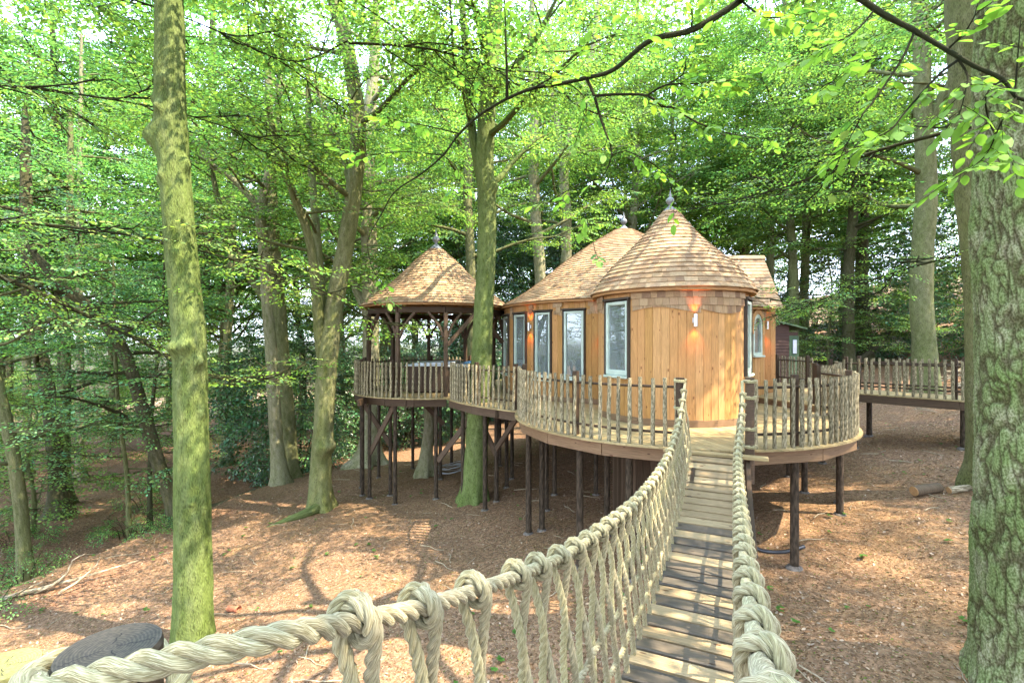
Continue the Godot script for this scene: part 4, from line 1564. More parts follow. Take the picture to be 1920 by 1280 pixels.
func leaf(b: MB, base: Vector3, dir: Vector3, nn: Vector3, l: float, w: float, col: Color) -> void:
	var s := dir.cross(nn).normalized() * w
	nn = s.cross(dir).normalized()
	var dn := nn * l * 0.10
	var k := b.v.size()
	var p := [base, base + dir * l * 0.32 + s * 0.46 - dn * 0.4, base + dir * l * 0.70 + s * 0.40 - dn * 1.0, base + dir * l - dn * 2.0, base + dir * l * 0.70 - s * 0.40 - dn * 1.0, base + dir * l * 0.32 - s * 0.46 - dn * 0.4]
	for i in 6:
		b.v.append(p[i]); b.n.append(nn); b.c.append(col); b.u.append(Vector2(0, 0))
	b.ix.append_array(PackedInt32Array([k, k + 5, k + 1, k + 1, k + 5, k + 2, k + 2, k + 5, k + 4, k + 2, k + 4, k + 3]))

func leaf_tone(base: Color) -> Color:
	var t := rng.randf()
	var c := base * rr(0.62, 1.28)
	if t < 0.3: c = Color(c.r * 1.35, c.g * 1.12, c.b * 0.9)
	elif t < 0.45: c = Color(c.r * 0.75, c.g * 0.9, c.b * 1.2)
	return Color(c.r, c.g, c.b)

# one flat beech spray: a stem along +z with side twigs and leaves in two ranks
func spray(length: float, twigs: int, leaf_l: float, leaves: int, base: Color, ragged: float) -> ArrayMesh:
	var b := MB.new()
	var brown := Color(0.06, 0.045, 0.03)
	b.tint = brown
	var stems := [[Vector3.ZERO, Vector3(rr(-0.1, 0.1), -0.12, 1).normalized(), length]]
	for i in twigs:
		var t := (i + 0.6) / (twigs + 0.4)
		var side := 1.0 if i % 2 else -1.0
		var st: Array = stems[0]
		stems.append([st[0] + st[1] * length * t * 0.85, (Vector3(side * rr(0.75, 1.1), rr(-0.22, 0.12), rr(0.45, 0.8))).normalized(), length * (0.62 - 0.30 * t) * rr(0.75, 1.2)])
	for st in stems:
		var o: Vector3 = st[0]
		var d: Vector3 = st[1]
		var l: float = st[2]
		b.tube(PackedVector3Array([o, o + d * l * 0.9]), PackedFloat32Array([0.0045 * length + 0.001, 0.0015]), 3, false)
		var n := maxi(3, int(leaves * l / length))
		for i in n:
			var t := (i + rr(0.2, 0.8)) / n
			var side := 1.0 if i % 2 else -1.0
			var up := Vector3(rr(-ragged, ragged), 1, rr(-ragged, ragged)).normalized()
			var out := d.cross(Vector3.UP).normalized() * side
			var dir := (d * rr(0.5, 1.0) + out * rr(0.6, 1.0) + Vector3(0, rr(-0.5, 0.15) * ragged * 1.5, 0)).normalized()
			if i == n - 1: dir = d
			var ll := leaf_l * rr(0.55, 1.25)
			leaf(b, o + d * l * t + out * 0.006, dir, up, ll, ll * 0.66, leaf_tone(base))
	return b.mesh()

func make_sprays() -> void:
	var green := Color(0.205, 0.335, 0.108)
	SPRAY.near = []
	SPRAY.mid = []
	SPRAY.far = []
	SPRAY.dark = []
	for k in 5:
		SPRAY.near.append(spray(0.75, 5, 0.075, 11, green, 0.45))
		SPRAY.mid.append(spray(1.15, 7, 0.10, 13, green, 0.55))
		SPRAY.far.append(spray(1.9, 8, 0.16, 14, green, 0.7))
	for k in 3:
		SPRAY.dark.append(spray(0.8, 6, 0.095, 10, Color(0.035, 0.085, 0.028), 0.9))

# a bole and limbs; path in world coordinates, radii along it; knobs: [height along 0..1, bearing, size]
func bole(path: PackedVector3Array, radii: Array, base: Vector3, sides: int, flare: float, knobs: Array, seed_: int, green: float) -> MB:
	var b := MB.new()
	var n := path.size()
	var f := noise(seed_, 0.9, FastNoiseLite.TYPE_SIMPLEX_SMOOTH, 3)
	var t0 := (path[1] - path[0]).normalized()
	var nn := t0.cross(Vector3(0, 0, 1)).normalized()
	var run := 0.0
	var lobes := 4 + seed_ % 3
	for i in n:
		var t := (path[mini(i + 1, n - 1)] - path[maxi(i - 1, 0)]).normalized()
		nn = (nn - t * nn.dot(t)).normalized()
		var bb := t.cross(nn)
		if i > 0: run += path[i].distance_to(path[i - 1])
		var tt := float(i) / (n - 1)
		var r := lerp_list(radii, tt)
		var fl := flare * exp(-maxf(run - 0.15, 0.0) / 0.38)
		for j in sides + 1:
			var a := TAU * j / sides
			var dd := nn * cos(a) + bb * sin(a)
			var q := r * (1.0 + 0.07 * f.get_noise_3d(dd.x * 1.2, run * 0.8, dd.z * 1.2) + 0.05 * f.get_noise_3d(dd.x * 3.0, run * 2.2, dd.z * 3.0))
			q += r * fl * (0.65 + 0.55 * cos(a * lobes + seed_) + 0.25 * cos(a * 7.0 + seed_ * 2.0))
			for k in knobs:
				var da := absf(wrapf(a - k[1], -PI, PI)) * r
				var dh: float = (tt - k[0]) * run_total(path)
				var e: float = da * da + dh * dh * (1.0 if dh > 0 else 0.6)
				q += 1.8 * k[2] * exp(-e / (k[2] * k[2] * 2.6)) * (1.0 + 0.5 * f.get_noise_3d(a * 9.0, run * 14.0, 3.0))
			b.v.append(path[i] - base + dd * q)
			b.n.append(dd)
			b.u.append(Vector2(float(j) / sides, run))
			var moss := clampf(0.45 + 0.8 * f.get_noise_3d(dd.x * 0.8 + 9.0, run * 0.35, dd.z * 0.8) + 0.35 * exp(-run / 1.2), 0, 1) * green
			b.c.append(Color(1, 1, 1).lerp(Color(0.79, 0.90, 0.56), moss))
	for i in n - 1:
		for j in sides:
			var q := i * (sides + 1) + j
			b.ix.append_array(PackedInt32Array([q, q + sides + 1, q + 1, q + 1, q + sides + 1, q + sides + 2]))
	smooth_normals(b, sides + 1, n, 0)
	return b

func run_total(path: PackedVector3Array) -> float:
	return path[0].distance_to(path[path.size() / 2]) + path[path.size() / 2].distance_to(path[path.size() - 1])

# normals of a grid of rings from its own shape
func smooth_normals(b: MB, row: int, rows: int, k0: int) -> void:
	for i in rows:
		for j in row:
			var jl := j - 1 if j > 0 else row - 2
			var jr := j + 1 if j < row - 1 else 1
			var e := b.v[k0 + i * row + jr] - b.v[k0 + i * row + jl]
			var t := b.v[k0 + mini(i + 1, rows - 1) * row + j] - b.v[k0 + maxi(i - 1, 0) * row + j]
			b.n[k0 + i * row + j] = e.cross(t).normalized()

# limbs, branches and leaf sprays from a point; adds to the wood mesh and to the lists of sprays
func limb(wood: MB, at: Vector3, dir: Vector3, length: float, r0: float, o: Dictionary, trs: Array, cols: Array, base: Vector3) -> void:
	var p := [at]
	var d := dir.normalized()
	var steps := 6
	var cur := at
	for i in steps:
		d = (d + Vector3(rr(-0.22, 0.22), rr(-0.16, 0.20) - 0.05 * i * (0.5 if d.y > 0.2 else -0.3), rr(-0.22, 0.22))).normalized()
		cur += d * length / steps
		p.append(cur)
	var path := smooth_path(p, 0.5)
	var rad := PackedFloat32Array()
	for i in path.size():
		rad.append(lerpf(r0, 0.014, pow(float(i) / (path.size() - 1), 0.8)))
	wood.tint = Color(0.8, 0.85, 0.7)
	wood.tube(_moved(path, -base), rad, 6 if r0 > 0.05 else 5, false, 1.0, 1.0)
	var subs: int = o.get("subs", 7)
	for s in subs:
		var t := lerpf(o.get("bare", 0.28), 1.0, (s + rr(0.1, 0.9)) / subs)
		var fi := t * (path.size() - 1)
		var i0 := mini(int(fi), path.size() - 2)
		var q := path[i0].lerp(path[i0 + 1], fi - i0)
		var td := (path[i0 + 1] - path[i0]).normalized()
		var side := 1.0 if s % 2 else -1.0
		var flat := Vector3(-td.z, 0, td.x).normalized() * side
		var bd := (td * rr(0.3, 0.9) + flat * rr(0.5, 1.0) + Vector3(0, rr(-0.15, 0.28), 0)).normalized()
		var bl := length * rr(0.24, 0.46) * (1.15 - 0.5 * t)
		bl = clampf(bl, 0.6, 3.2)
		var q1 := q + bd * bl * 0.5 + Vector3(0, rr(-0.05, 0.12), 0)
		var q2 := q + bd * bl + Vector3(rr(-0.2, 0.2), rr(-0.25, 0.1), rr(-0.2, 0.2))
		wood.tube(_moved(PackedVector3Array([q, q1, q2]), -base), PackedFloat32Array([maxf(0.012, r0 * 0.32 * (1.1 - t)), 0.011, 0.005]), 4, false)
		var ns: int = maxi(2, int(round(bl * o.get("dens", 3.4))))
		for k in ns:
			var u := (k + rr(0.0, 1.0)) / ns
			var pt: Vector3 = q.lerp(q1, u * 2.0) if u < 0.5 else q1.lerp(q2, u * 2.0 - 1.0)
			var sd := 1.0 if k % 2 else -1.0
			var f := (bd * rr(0.4, 1.0) + Vector3(-bd.z, 0, bd.x) * sd * rr(0.1, 0.9) + Vector3(0, rr(-0.35, 0.12), 0)).normalized()
			pt += Vector3(rr(-0.15, 0.15), rr(-0.18, 0.18), rr(-0.15, 0.15)) - base
			for layer in int(o.get("stack", 1)):
				add_spray(trs, cols, pt + Vector3(rr(-0.22, 0.22), -0.13 * layer, rr(-0.22, 0.22)) * signf(layer), f.rotated(Vector3.UP, rr(-0.5, 0.5) * layer), o)

func _moved(p: PackedVector3Array, by: Vector3) -> PackedVector3Array:
	var o := PackedVector3Array()
	for q in p: o.append(q + by)
	return o

func add_spray(trs: Array, cols: Array, at: Vector3, f: Vector3, o: Dictionary) -> void:
	var tl: float = o.get("tilt", 0.28)
	var up := Vector3(rr(-tl, tl), 1, rr(-tl, tl)).normalized()
	var x := up.cross(f).normalized()
	up = f.cross(x).normalized()
	var s: float = o.get("size", 1.0) * rr(0.75, 1.2)
	trs.append(Transform3D(Basis(x * s, up * s, f * s), at))
	var tint: Color = o.get("tint", Color(1, 1, 1))
	var v := rr(0.8, 1.2)
	cols.append(Color(tint.r * v * rr(0.92, 1.12), tint.g * v, tint.b * v))

# sprays are shared out over the variants of their kind
func crown(tree: Node3D, trs: Array, cols: Array, kind: String, m: Material) -> void:
	var list: Array = SPRAY[kind]
	var n := list.size()
	for k in n:
		var a := []
		var c := []
		for i in range(k, trs.size(), n):
			a.append(trs[i]); c.append(cols[i])
		if a.size():
			many("crown" if k == 0 else "crown_%03d" % k, list[k], m, tree, a, c)

# a whole tree. path: points from the ground up; o: limbs, from, len, rise, kind, dens, bark ...
func tree(called: String, label: String, path: Array, radii: Array, o: Dictionary, group := "") -> Node3D:
	rng.seed = hash(label) + int(o.get("shift", 0))    # each tree keeps its own shape
	var base: Vector3 = path[0]
	if o.get("rooted", true):
		base.y = ground_y(base.x, base.z) - 0.12
		path[0] = base
	var t := thing(called, label, o.get("cat", "tree"), base, group)
	var sp := smooth_path(path, o.get("step", 0.3))
	var wood := bole(sp, radii, base, o.get("sides", 16), o.get("flare", 0.7), o.get("knobs", []), o.get("seed", 1), o.get("green", 0.6))
	var trs := []
	var cols := []
	var forks: Array = o.get("forks", [])
	for fk in forks:
		# a fork: its own points and radii
		var fp := smooth_path(fk[0], 0.35)
		var g := bole(fp, fk[1], base, 12, 0.0, [], o.get("seed", 1) + 5, o.get("green", 0.6))
		var k := wood.v.size()
		wood.v.append_array(g.v); wood.n.append_array(g.n); wood.u.append_array(g.u); wood.c.append_array(g.c)
		for i in g.ix: wood.ix.append(i + k)
	var n: int = o.get("limbs", 10)
	var az := rng.randf() * TAU
	for i in n:
		var tt := lerpf(o.get("from", 0.35), 0.99, (i + rr(0.1, 0.9)) / n)
		var src := sp
		var rl := radii
		if forks.size() and i % (forks.size() + 1) > 0:
			var fk: Array = forks[i % (forks.size() + 1) - 1]
			src = smooth_path(fk[0], 0.35)
			rl = fk[1]
			tt = lerpf(0.3, 0.99, (i + rr(0.1, 0.9)) / n)
		var fi := tt * (src.size() - 1)
		var at := src[int(fi)]
		az += 2.4 + rr(-0.5, 0.5)
		var a := az
		if o.has("toward"):
			a = o.toward + rr(-1, 1) * o.get("fan", 1.2)
		var length: float = o.get("len", 4.0) * rr(0.7, 1.2) * (1.15 - 0.5 * tt)
		var rise: float = o.get("rise", 0.35) * rr(0.4, 1.4)
		limb(wood, at, Vector3(cos(a), rise, sin(a)), length, clampf(lerp_list(rl, tt) * 0.45, 0.02, 0.11), o, trs, cols, base)
	part("trunk", wood.mesh(), M[o.get("bark", "beech")], t)
	if trs.size():
		crown(t, trs, cols, o.get("kind", "mid"), M[o.get("leaf", "leaf")])
	return t

func P(x: float, y: float, z: float) -> Vector3:
	return Vector3(x, y, z)

# ------------------------------------------------------------------ the wood

func build_ground() -> void:
	var xs := []
	var zs := []
	var x := -150.0
	while x <= 150.0:
		xs.append(x)
		x += 0.22 if absf(x + 1.0) < 12.0 else (0.6 if absf(x) < 28.0 else 4.0)
	var z := 60.0
	while z >= -180.0:
		zs.append(z)
		z -= 0.22 if (z < 0.5 and z > -17.0) else (0.6 if (z < 2.0 and z > -36.0) else 4.0)
	var b := MB.new()
	var w := xs.size()
	var big := noise(71, 0.12)
	var mid := noise(72, 0.55)
	for j in zs.size():
		for i in w:
			var p := Vector3(xs[i], ground_y(xs[i], zs[j]), zs[j])
			b.v.append(p)
			b.u.append(Vector2(p.x, p.z) / 2.6)
			var q := big.get_noise_2d(p.x, p.z)
			var m := mid.get_noise_2d(p.x, p.z)
			# bare orange soil by the bridge and the poles, greyer leaf litter elsewhere, a little moss
			var col := Color(1.10, 0.95, 0.83)
			var bare := clampf(0.25 + 1.3 * q + 0.5 * m + 0.5 * exp(-(pow(p.x - 3.5, 2) + pow(p.z + 8.0, 2)) / 30.0), 0.0, 1.0)
			col = col.lerp(Color(1.18, 0.97, 0.74), bare * 0.8)
			col = col.lerp(Color(0.92, 0.79, 0.78), clampf(-1.4 * q + 0.5 * m + (0.4 if p.x < -8.0 else 0.0), 0, 1) * 0.7)
			col = col.lerp(Color(0.75, 0.95, 0.45), clampf(m * 1.8 - 0.75, 0.0, 0.5))
			b.c.append(col * (1.12 + 0.16 * m))
			b.n.append(Vector3.UP)
	for j in zs.size() - 1:
		for i in w - 1:
			var q := j * w + i
			b.ix.append_array(PackedInt32Array([q, q + w, q + 1, q + 1, q + w, q + w + 1]))
	for j in zs.size():
		for i in w:
			var e := b.v[j * w + mini(i + 1, w - 1)] - b.v[j * w + maxi(i - 1, 0)]
			var t := b.v[mini(j + 1, zs.size() - 1) * w + i] - b.v[maxi(j - 1, 0) * w + i]
			b.n[j * w + i] = e.cross(t).normalized()
	var o := part("ground", b.mesh(), M.ground, self)
	tag(o, "sloping forest floor of red-brown soil and leaf litter", "ground", "", "structure")

func build_big_trunk() -> void:
	rng.seed = 515
	# the fissured trunk close on the right, with two limbs that hang into view
	var c := Vector3(4.90, 0, -4.42)
	var g := ground_y(c.x, c.z)
	c.y = g
	var t := thing("great_tree", "massive fissured trunk close by, two leafy limbs reaching over the bridge", "tree", c)
	var cell := FastNoiseLite.new()
	cell.seed = 5
	cell.noise_type = FastNoiseLite.TYPE_CELLULAR
	cell.cellular_return_type = FastNoiseLite.RETURN_DISTANCE2_SUB
	cell.cellular_jitter = 1.0
	cell.frequency = 1.0
	cell.fractal_type = FastNoiseLite.FRACTAL_NONE
	var wv := noise(6, 1.0, FastNoiseLite.TYPE_SIMPLEX_SMOOTH, 3)
	var b := MB.new()
	var sides := 240
	var rows := 470
	for i in rows + 1:
		var y := -0.25 + 9.4 * pow(float(i) / rows, 1.08)
		var r := 0.505 - 0.007 * y + 0.05 * exp(-maxf(y, 0.0) / 0.15)
		var cx := 0.018 * sin(y * 0.7)
		for j in sides + 1:
			var a := TAU * (j % sides) / sides
			var d := Vector3(sin(a), 0, cos(a))
			var qx := d.x * r
			var qz := d.z * r
			var wx := wv.get_noise_3d(qx * 2.0, y * 1.1, qz * 2.0)
			var big := wv.get_noise_3d(qx * 1.4 + 30.0, y * 0.7, qz * 1.4)
			var e := cell.get_noise_3d(qx * 12.0 + wx * 2.2, y * 2.2 + wx * 1.3, qz * 12.0 - wx * 2.2) + 1.0
			var e2 := cell.get_noise_3d(qx * 29.0 + 50.0 + wx * 3.0, y * 10.0, qz * 29.0) + 1.0
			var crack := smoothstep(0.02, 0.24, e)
			var fine := smoothstep(0.0, 0.4, e2)
			var lob := 0.035 * exp(-maxf(y, 0.0) / 0.3) * cos(a * 5.0 + 1.0)
			var q := r + lob + 0.035 * big + 0.024 * (crack - 1.0) * (0.75 + 0.5 * wx) + 0.006 * fine + 0.003 * wv.get_noise_3d(qx * 30.0, y * 20.0, qz * 30.0)
			b.v.append(Vector3(d.x * q + cx, y, d.z * q))
			b.n.append(d)
			b.u.append(Vector2(float(j) / sides, y))
			var ridge := Color(0.20, 0.225, 0.105).lerp(Color(0.165, 0.21, 0.075), clampf(0.5 + 1.6 * big + 0.4 * wx, 0, 1))
			ridge = ridge.lerp(Color(0.29, 0.27, 0.17), clampf(wv.get_noise_3d(qx * 3.0, y * 2.2 + 9.0, qz * 3.0) * 1.6, 0, 0.8))
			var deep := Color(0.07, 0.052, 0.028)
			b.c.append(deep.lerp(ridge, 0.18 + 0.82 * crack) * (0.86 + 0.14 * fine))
	for i in rows:
		for j in sides:
			var q := i * (sides + 1) + j
			b.ix.append_array(PackedInt32Array([q, q + sides + 1, q + 1, q + 1, q + sides + 1, q + sides + 2]))
	smooth_normals(b, sides + 1, rows + 1, 0)
	part("trunk", b.mesh(), M.oak, t)
	# upper crown, out of the frame, that shades the bridge
	var wood := MB.new()
	var trs := []
	var cols := []
	var top := Vector3(5.0, g + 9.1, -4.4)
	wood.tint = Color(0.8, 0.85, 0.7)
	for i in 9:
		var a := i * 2.4
		limb(wood, top + Vector3(0, -1.5 + i * 0.42, 0), Vector3(cos(a), rr(0.05, 0.5), sin(a)), rr(4.0, 6.5), 0.1, {"dens": 0.8, "subs": 7, "stack": 3, "tint": Color(1, 1, 1)}, trs, cols, c)
	part("upper_limbs", wood.mesh(), M.limb_dark, t)
	crown(t, trs, cols, "mid", M.leaf)
	leaf_tree = t
	leaf_base = c
	make_leaf_meshes()
	var l1 := hang_limb([P(4.75, 6.4, -4.5), P(3.3, 5.3, -4.0), P(1.69, 4.01, -3.30), P(1.58, 3.90, -3.30), P(1.27, 3.73, -3.35), P(0.98, 3.68, -3.40), P(0.74, 3.53, -3.50), P(0.55, 3.50, -3.55), P(0.40, 3.49, -3.60), P(0.16, 3.50, -3.70), P(-0.04, 3.47, -3.80), P(-0.26, 3.39, -3.90), P(-0.44, 3.28, -4.00), P(-0.59, 3.14, -4.10), P(-0.79, 3.02, -4.20), P(-1.05, 2.89, -4.30), P(-1.18, 2.71, -4.35), P(-1.32, 2.48, -4.40), P(-1.29, 2.23, -4.40)],
		[0.075, 0.062, 0.05, 0.047, 0.043, 0.038, 0.034, 0.030, 0.027, 0.024, 0.020, 0.016, 0.014, 0.012, 0.010, 0.008, 0.006, 0.005, 0.003])
	twig(l1, [P(0.55, 3.50, -3.55), P(0.60, 3.34, -3.50), P(0.64, 3.20, -3.50), P(0.67, 3.06, -3.45), P(0.70, 2.94, -3.40), P(0.71, 2.87, -3.40), P(0.79, 2.88, -3.35), P(0.92, 2.80, -3.30)], 0.013, 10)
	twig(l1, [P(0.60, 3.34, -3.50), P(0.76, 3.30, -3.40), P(0.93, 3.24, -3.30), P(1.02, 3.14, -3.25), P(1.07, 3.11, -3.20), P(1.19, 3.00, -3.15), P(1.34, 2.91, -3.10), P(1.53, 2.82, -3.00), P(1.67, 2.83, -3.00)], 0.012, 26)
	twig(l1, [P(0.93, 3.24, -3.30), P(1.03, 3.26, -3.20), P(1.19, 3.24, -3.15), P(1.34, 3.23, -3.10), P(1.48, 3.24, -3.10)], 0.008, 22)
	twig(l1, [P(1.05, 3.27, -3.20), P(1.12, 3.30, -3.15), P(1.12, 3.36, -3.10), P(1.04, 3.46, -3.10)], 0.005, 12)
	twig(l1, [P(-0.04, 3.47, -3.80), P(-0.04, 3.63, -3.75), P(-0.05, 3.93, -3.70), P(-0.06, 4.30, -3.70)], 0.013, 12)
	twig(l1, [P(1.25, 3.72, -3.35), P(1.24, 3.79, -3.30), P(1.21, 3.85, -3.25)], 0.007, 6)
	twig(l1, [P(1.58, 3.89, -3.30), P(1.62, 3.65, -3.10), P(1.73, 3.58, -3.00), P(1.84, 3.55, -2.90)], 0.008, 26)
	twig(l1, [P(0.16, 3.50, -3.70), P(0.31, 3.49, -3.50), P(0.49, 3.59, -3.40), P(0.55, 3.68, -3.30)], 0.006, 14)
	twig(l1, [P(0.40, 3.49, -3.60), P(0.50, 3.43, -3.60), P(0.56, 3.31, -3.60), P(0.48, 3.07, -3.60)], 0.005, 16)
	twig(l1, [P(-0.26, 3.39, -3.90), P(-0.34, 3.49, -3.80), P(-0.25, 3.69, -3.70), P(-0.22, 3.87, -3.60)], 0.006, 18)
	twig(l1, [P(-0.44, 3.28, -4.00), P(-0.69, 3.30, -3.90), P(-0.95, 3.35, -3.90), P(-1.17, 3.46, -3.90)], 0.006, 22)
	twig(l1, [P(-0.59, 3.14, -4.10), P(-0.89, 3.13, -4.00), P(-1.16, 3.11, -4.00), P(-1.42, 3.13, -4.00)], 0.005, 26)
	twig(l1, [P(-0.59, 3.14, -4.10), P(-0.46, 3.01, -4.10), P(-0.49, 2.79, -4.00)], 0.004, 8)
	twig(l1, [P(0.71, 2.87, -3.40), P(0.64, 2.72, -3.40), P(0.45, 2.65, -3.40), P(0.23, 2.53, -3.45)], 0.004, 10)
	twig(l1, [P(0.92, 2.80, -3.30), P(1.06, 2.69, -3.30), P(1.14, 2.47, -3.30)], 0.004, 10)
	twig(l1, [P(-1.29, 2.23, -4.40), P(-1.17, 2.04, -4.40), P(-1.10, 1.94, -4.40)], 0.003, 3)
	twig(l1, [P(0.45, 2.65, -3.40), P(0.58, 2.33, -3.50), P(0.62, 2.09, -3.50)], 0.003, 8)
	var l2 := hang_limb([P(3.1, 5.2, -4.2), P(2.6, 4.5, -3.4), P(2.03, 3.74, -2.90), P(2.12, 3.49, -2.80), P(2.29, 3.34, -2.75), P(2.43, 3.20, -2.70), P(2.51, 3.04, -2.60), P(2.61, 2.94, -2.55), P(2.63, 2.82, -2.50), P(2.72, 2.80, -2.50)], [0.045, 0.04, 0.033, 0.030, 0.025, 0.022, 0.017, 0.013, 0.011, 0.008])
	twig(l2, [P(2.31, 3.33, -2.75), P(2.19, 3.13, -2.70), P(2.00, 2.88, -2.65), P(1.89, 2.76, -2.60), P(1.73, 2.45, -2.60)], 0.008, 26)
	twig(l2, [P(2.46, 3.10, -2.65), P(2.31, 2.99, -2.60), P(2.10, 2.78, -2.55), P(1.97, 2.65, -2.50), P(1.83, 2.58, -2.50), P(1.67, 2.49, -2.50)], 0.008, 30)
	twig(l2, [P(2.45, 3.19, -2.70), P(2.46, 3.23, -2.60), P(2.46, 3.28, -2.55), P(2.46, 3.29, -2.50)], 0.006, 16)
	twig(l2, [P(2.47, 3.10, -2.65), P(2.47, 2.99, -2.60), P(2.41, 2.88, -2.55), P(2.33, 2.72, -2.50)], 0.006, 18)
	twig(l2, [P(2.61, 2.94, -2.55), P(2.47, 2.83, -2.50), P(2.50, 2.66, -2.50), P(2.56, 2.48, -2.45)], 0.005, 26)
	twig(l2, [P(2.63, 2.82, -2.50), P(2.50, 2.67, -2.45), P(2.42, 2.50, -2.45), P(2.24, 2.38, -2.40)], 0.005, 28)
	twig(l2, [P(2.62, 2.83, -2.50), P(2.64, 3.08, -2.50), P(2.65, 3.22, -2.50)], 0.005, 12)
	twig(l2, [P(2.12, 3.49, -2.80), P(1.96, 3.32, -2.75), P(1.74, 3.20, -2.70), P(1.59, 3.14, -2.65)], 0.006, 24)
	twig(l2, [P(2.19, 3.13, -2.70), P(1.96, 3.08, -2.60), P(1.82, 3.02, -2.60), P(1.64, 2.88, -2.55)], 0.005, 22)
	if leaf_rest.size():
		many("foliage", leaf_meshes[0], M.leaf, t, leaf_rest)

var leaf_tree: Node3D
var leaf_base := Vector3.ZERO
var leaf_meshes: Array = []
var leaf_left := 295
var leaf_rest: Array = []

func make_leaf_meshes() -> void:
	for k in 8:
		var b := MB.new()
		# a rounder beech leaf of ten points
		var col := leaf_tone(Color(0.20, 0.33, 0.07))
		var w := rr(0.60, 0.72)
		var pts := [Vector2(0, 0), Vector2(0.30, 0.14), Vector2(0.46, 0.38), Vector2(0.43, 0.64), Vector2(0.24, 0.86), Vector2(0, 1.0), Vector2(-0.24, 0.86), Vector2(-0.43, 0.64), Vector2(-0.46, 0.38), Vector2(-0.30, 0.14)]
		var mid := b.vert(Vector3(0, -0.03, 0.5), Vector3.UP, Vector2.ZERO, col)
		for p in pts:
			b.vert(Vector3(p.x * w, 0.09 * absf(p.x) - 0.10 * p.y * p.y, p.y), Vector3(p.x * 0.3, 1, 0).normalized(), Vector2.ZERO, col * rr(0.94, 1.06))
		for i in 10:
			b.ix.append_array(PackedInt32Array([mid, mid + 1 + i, mid + 1 + (i + 1) % 10]))
		leaf_meshes.append(b.mesh())

func hang_limb(pts: Array, radii: Array) -> MeshInstance3D:
	var path := smooth_path(pts, 0.05)
	var rad := PackedFloat32Array()
	var f := noise(91, 3.0)
	for i in path.size():
		rad.append(lerp_list(radii, float(i) / (path.size() - 1)) * (1.0 + 0.16 * f.get_noise_1d(i * 1.7)))
	var b := MB.new()
	b.tint = Color(0.9, 0.95, 0.8)
	b.tube(_moved(path, -leaf_base), rad, 10, false)
	return part("limb", b.mesh(), M.limb_dark, leaf_tree)

func twig(limb_: MeshInstance3D, pts: Array, r: float, leaves: int) -> void:
	var path := smooth_path(pts, 0.05)
	var rad := PackedFloat32Array()
	for i in path.size():
		rad.append(lerpf(r, 0.0018, float(i) / (path.size() - 1)))
	var b := MB.new()
	b.tint = Color(0.8, 0.75, 0.65)
	b.tube(_moved(path, -leaf_base), rad, 6, false)
	# twiglets with leaves in two ranks
	var n := maxi(2, int(leaves / 2.8))
	for k in n:
		var t := 0.2 + 0.8 * (k + rr(0.2, 0.9)) / n
		var i := clampi(int(t * (path.size() - 1)), 1, path.size() - 2)
		var o := path[i]
		var d := (path[i + 1] - path[i - 1]).normalized()
		var side := 1.0 if k % 2 else -1.0
		var flat := d.cross(Vector3.UP).normalized() * side
		var td := (d * rr(0.3, 1.0) + flat * rr(0.3, 1.0) + Vector3(0, rr(-0.4, 0.15), 0)).normalized()
		var l := rr(0.10, 0.24)
		b.tube(_moved(PackedVector3Array([o, o + td * l * 0.5 + Vector3(0, 0.008, 0), o + td * l]), -leaf_base), PackedFloat32Array([0.0022, 0.0016, 0.001]), 4, false)
		for j in 5:
			var u := (j + 0.7) / 5.0
			var s2 := 1.0 if j % 2 else -1.0
			var dir := (td * rr(0.5, 0.9) + td.cross(Vector3.UP).normalized() * s2 * rr(0.5, 0.9) + Vector3(0, rr(-0.5, 0.1), 0)).normalized()
			if j == 4: dir = td
			var up := Vector3(rr(-0.45, 0.45), 1, rr(-0.45, 0.45)).normalized()
			var x := up.cross(dir).normalized()
			var ln := rr(0.055, 0.09)
			var tr := Transform3D(Basis(x * ln, dir.cross(x).normalized() * ln, dir * ln), o + td * l * u - leaf_base)
			if leaf_left > 0 and rng.randf() < 0.62:
				leaf_left -= 1
				part("leaf", leaf_meshes[rng.randi() % 8], M.leaf, limb_, tr)
			else:
				leaf_rest.append(tr)
	part("twig", b.mesh(), M.limb_dark, limb_)

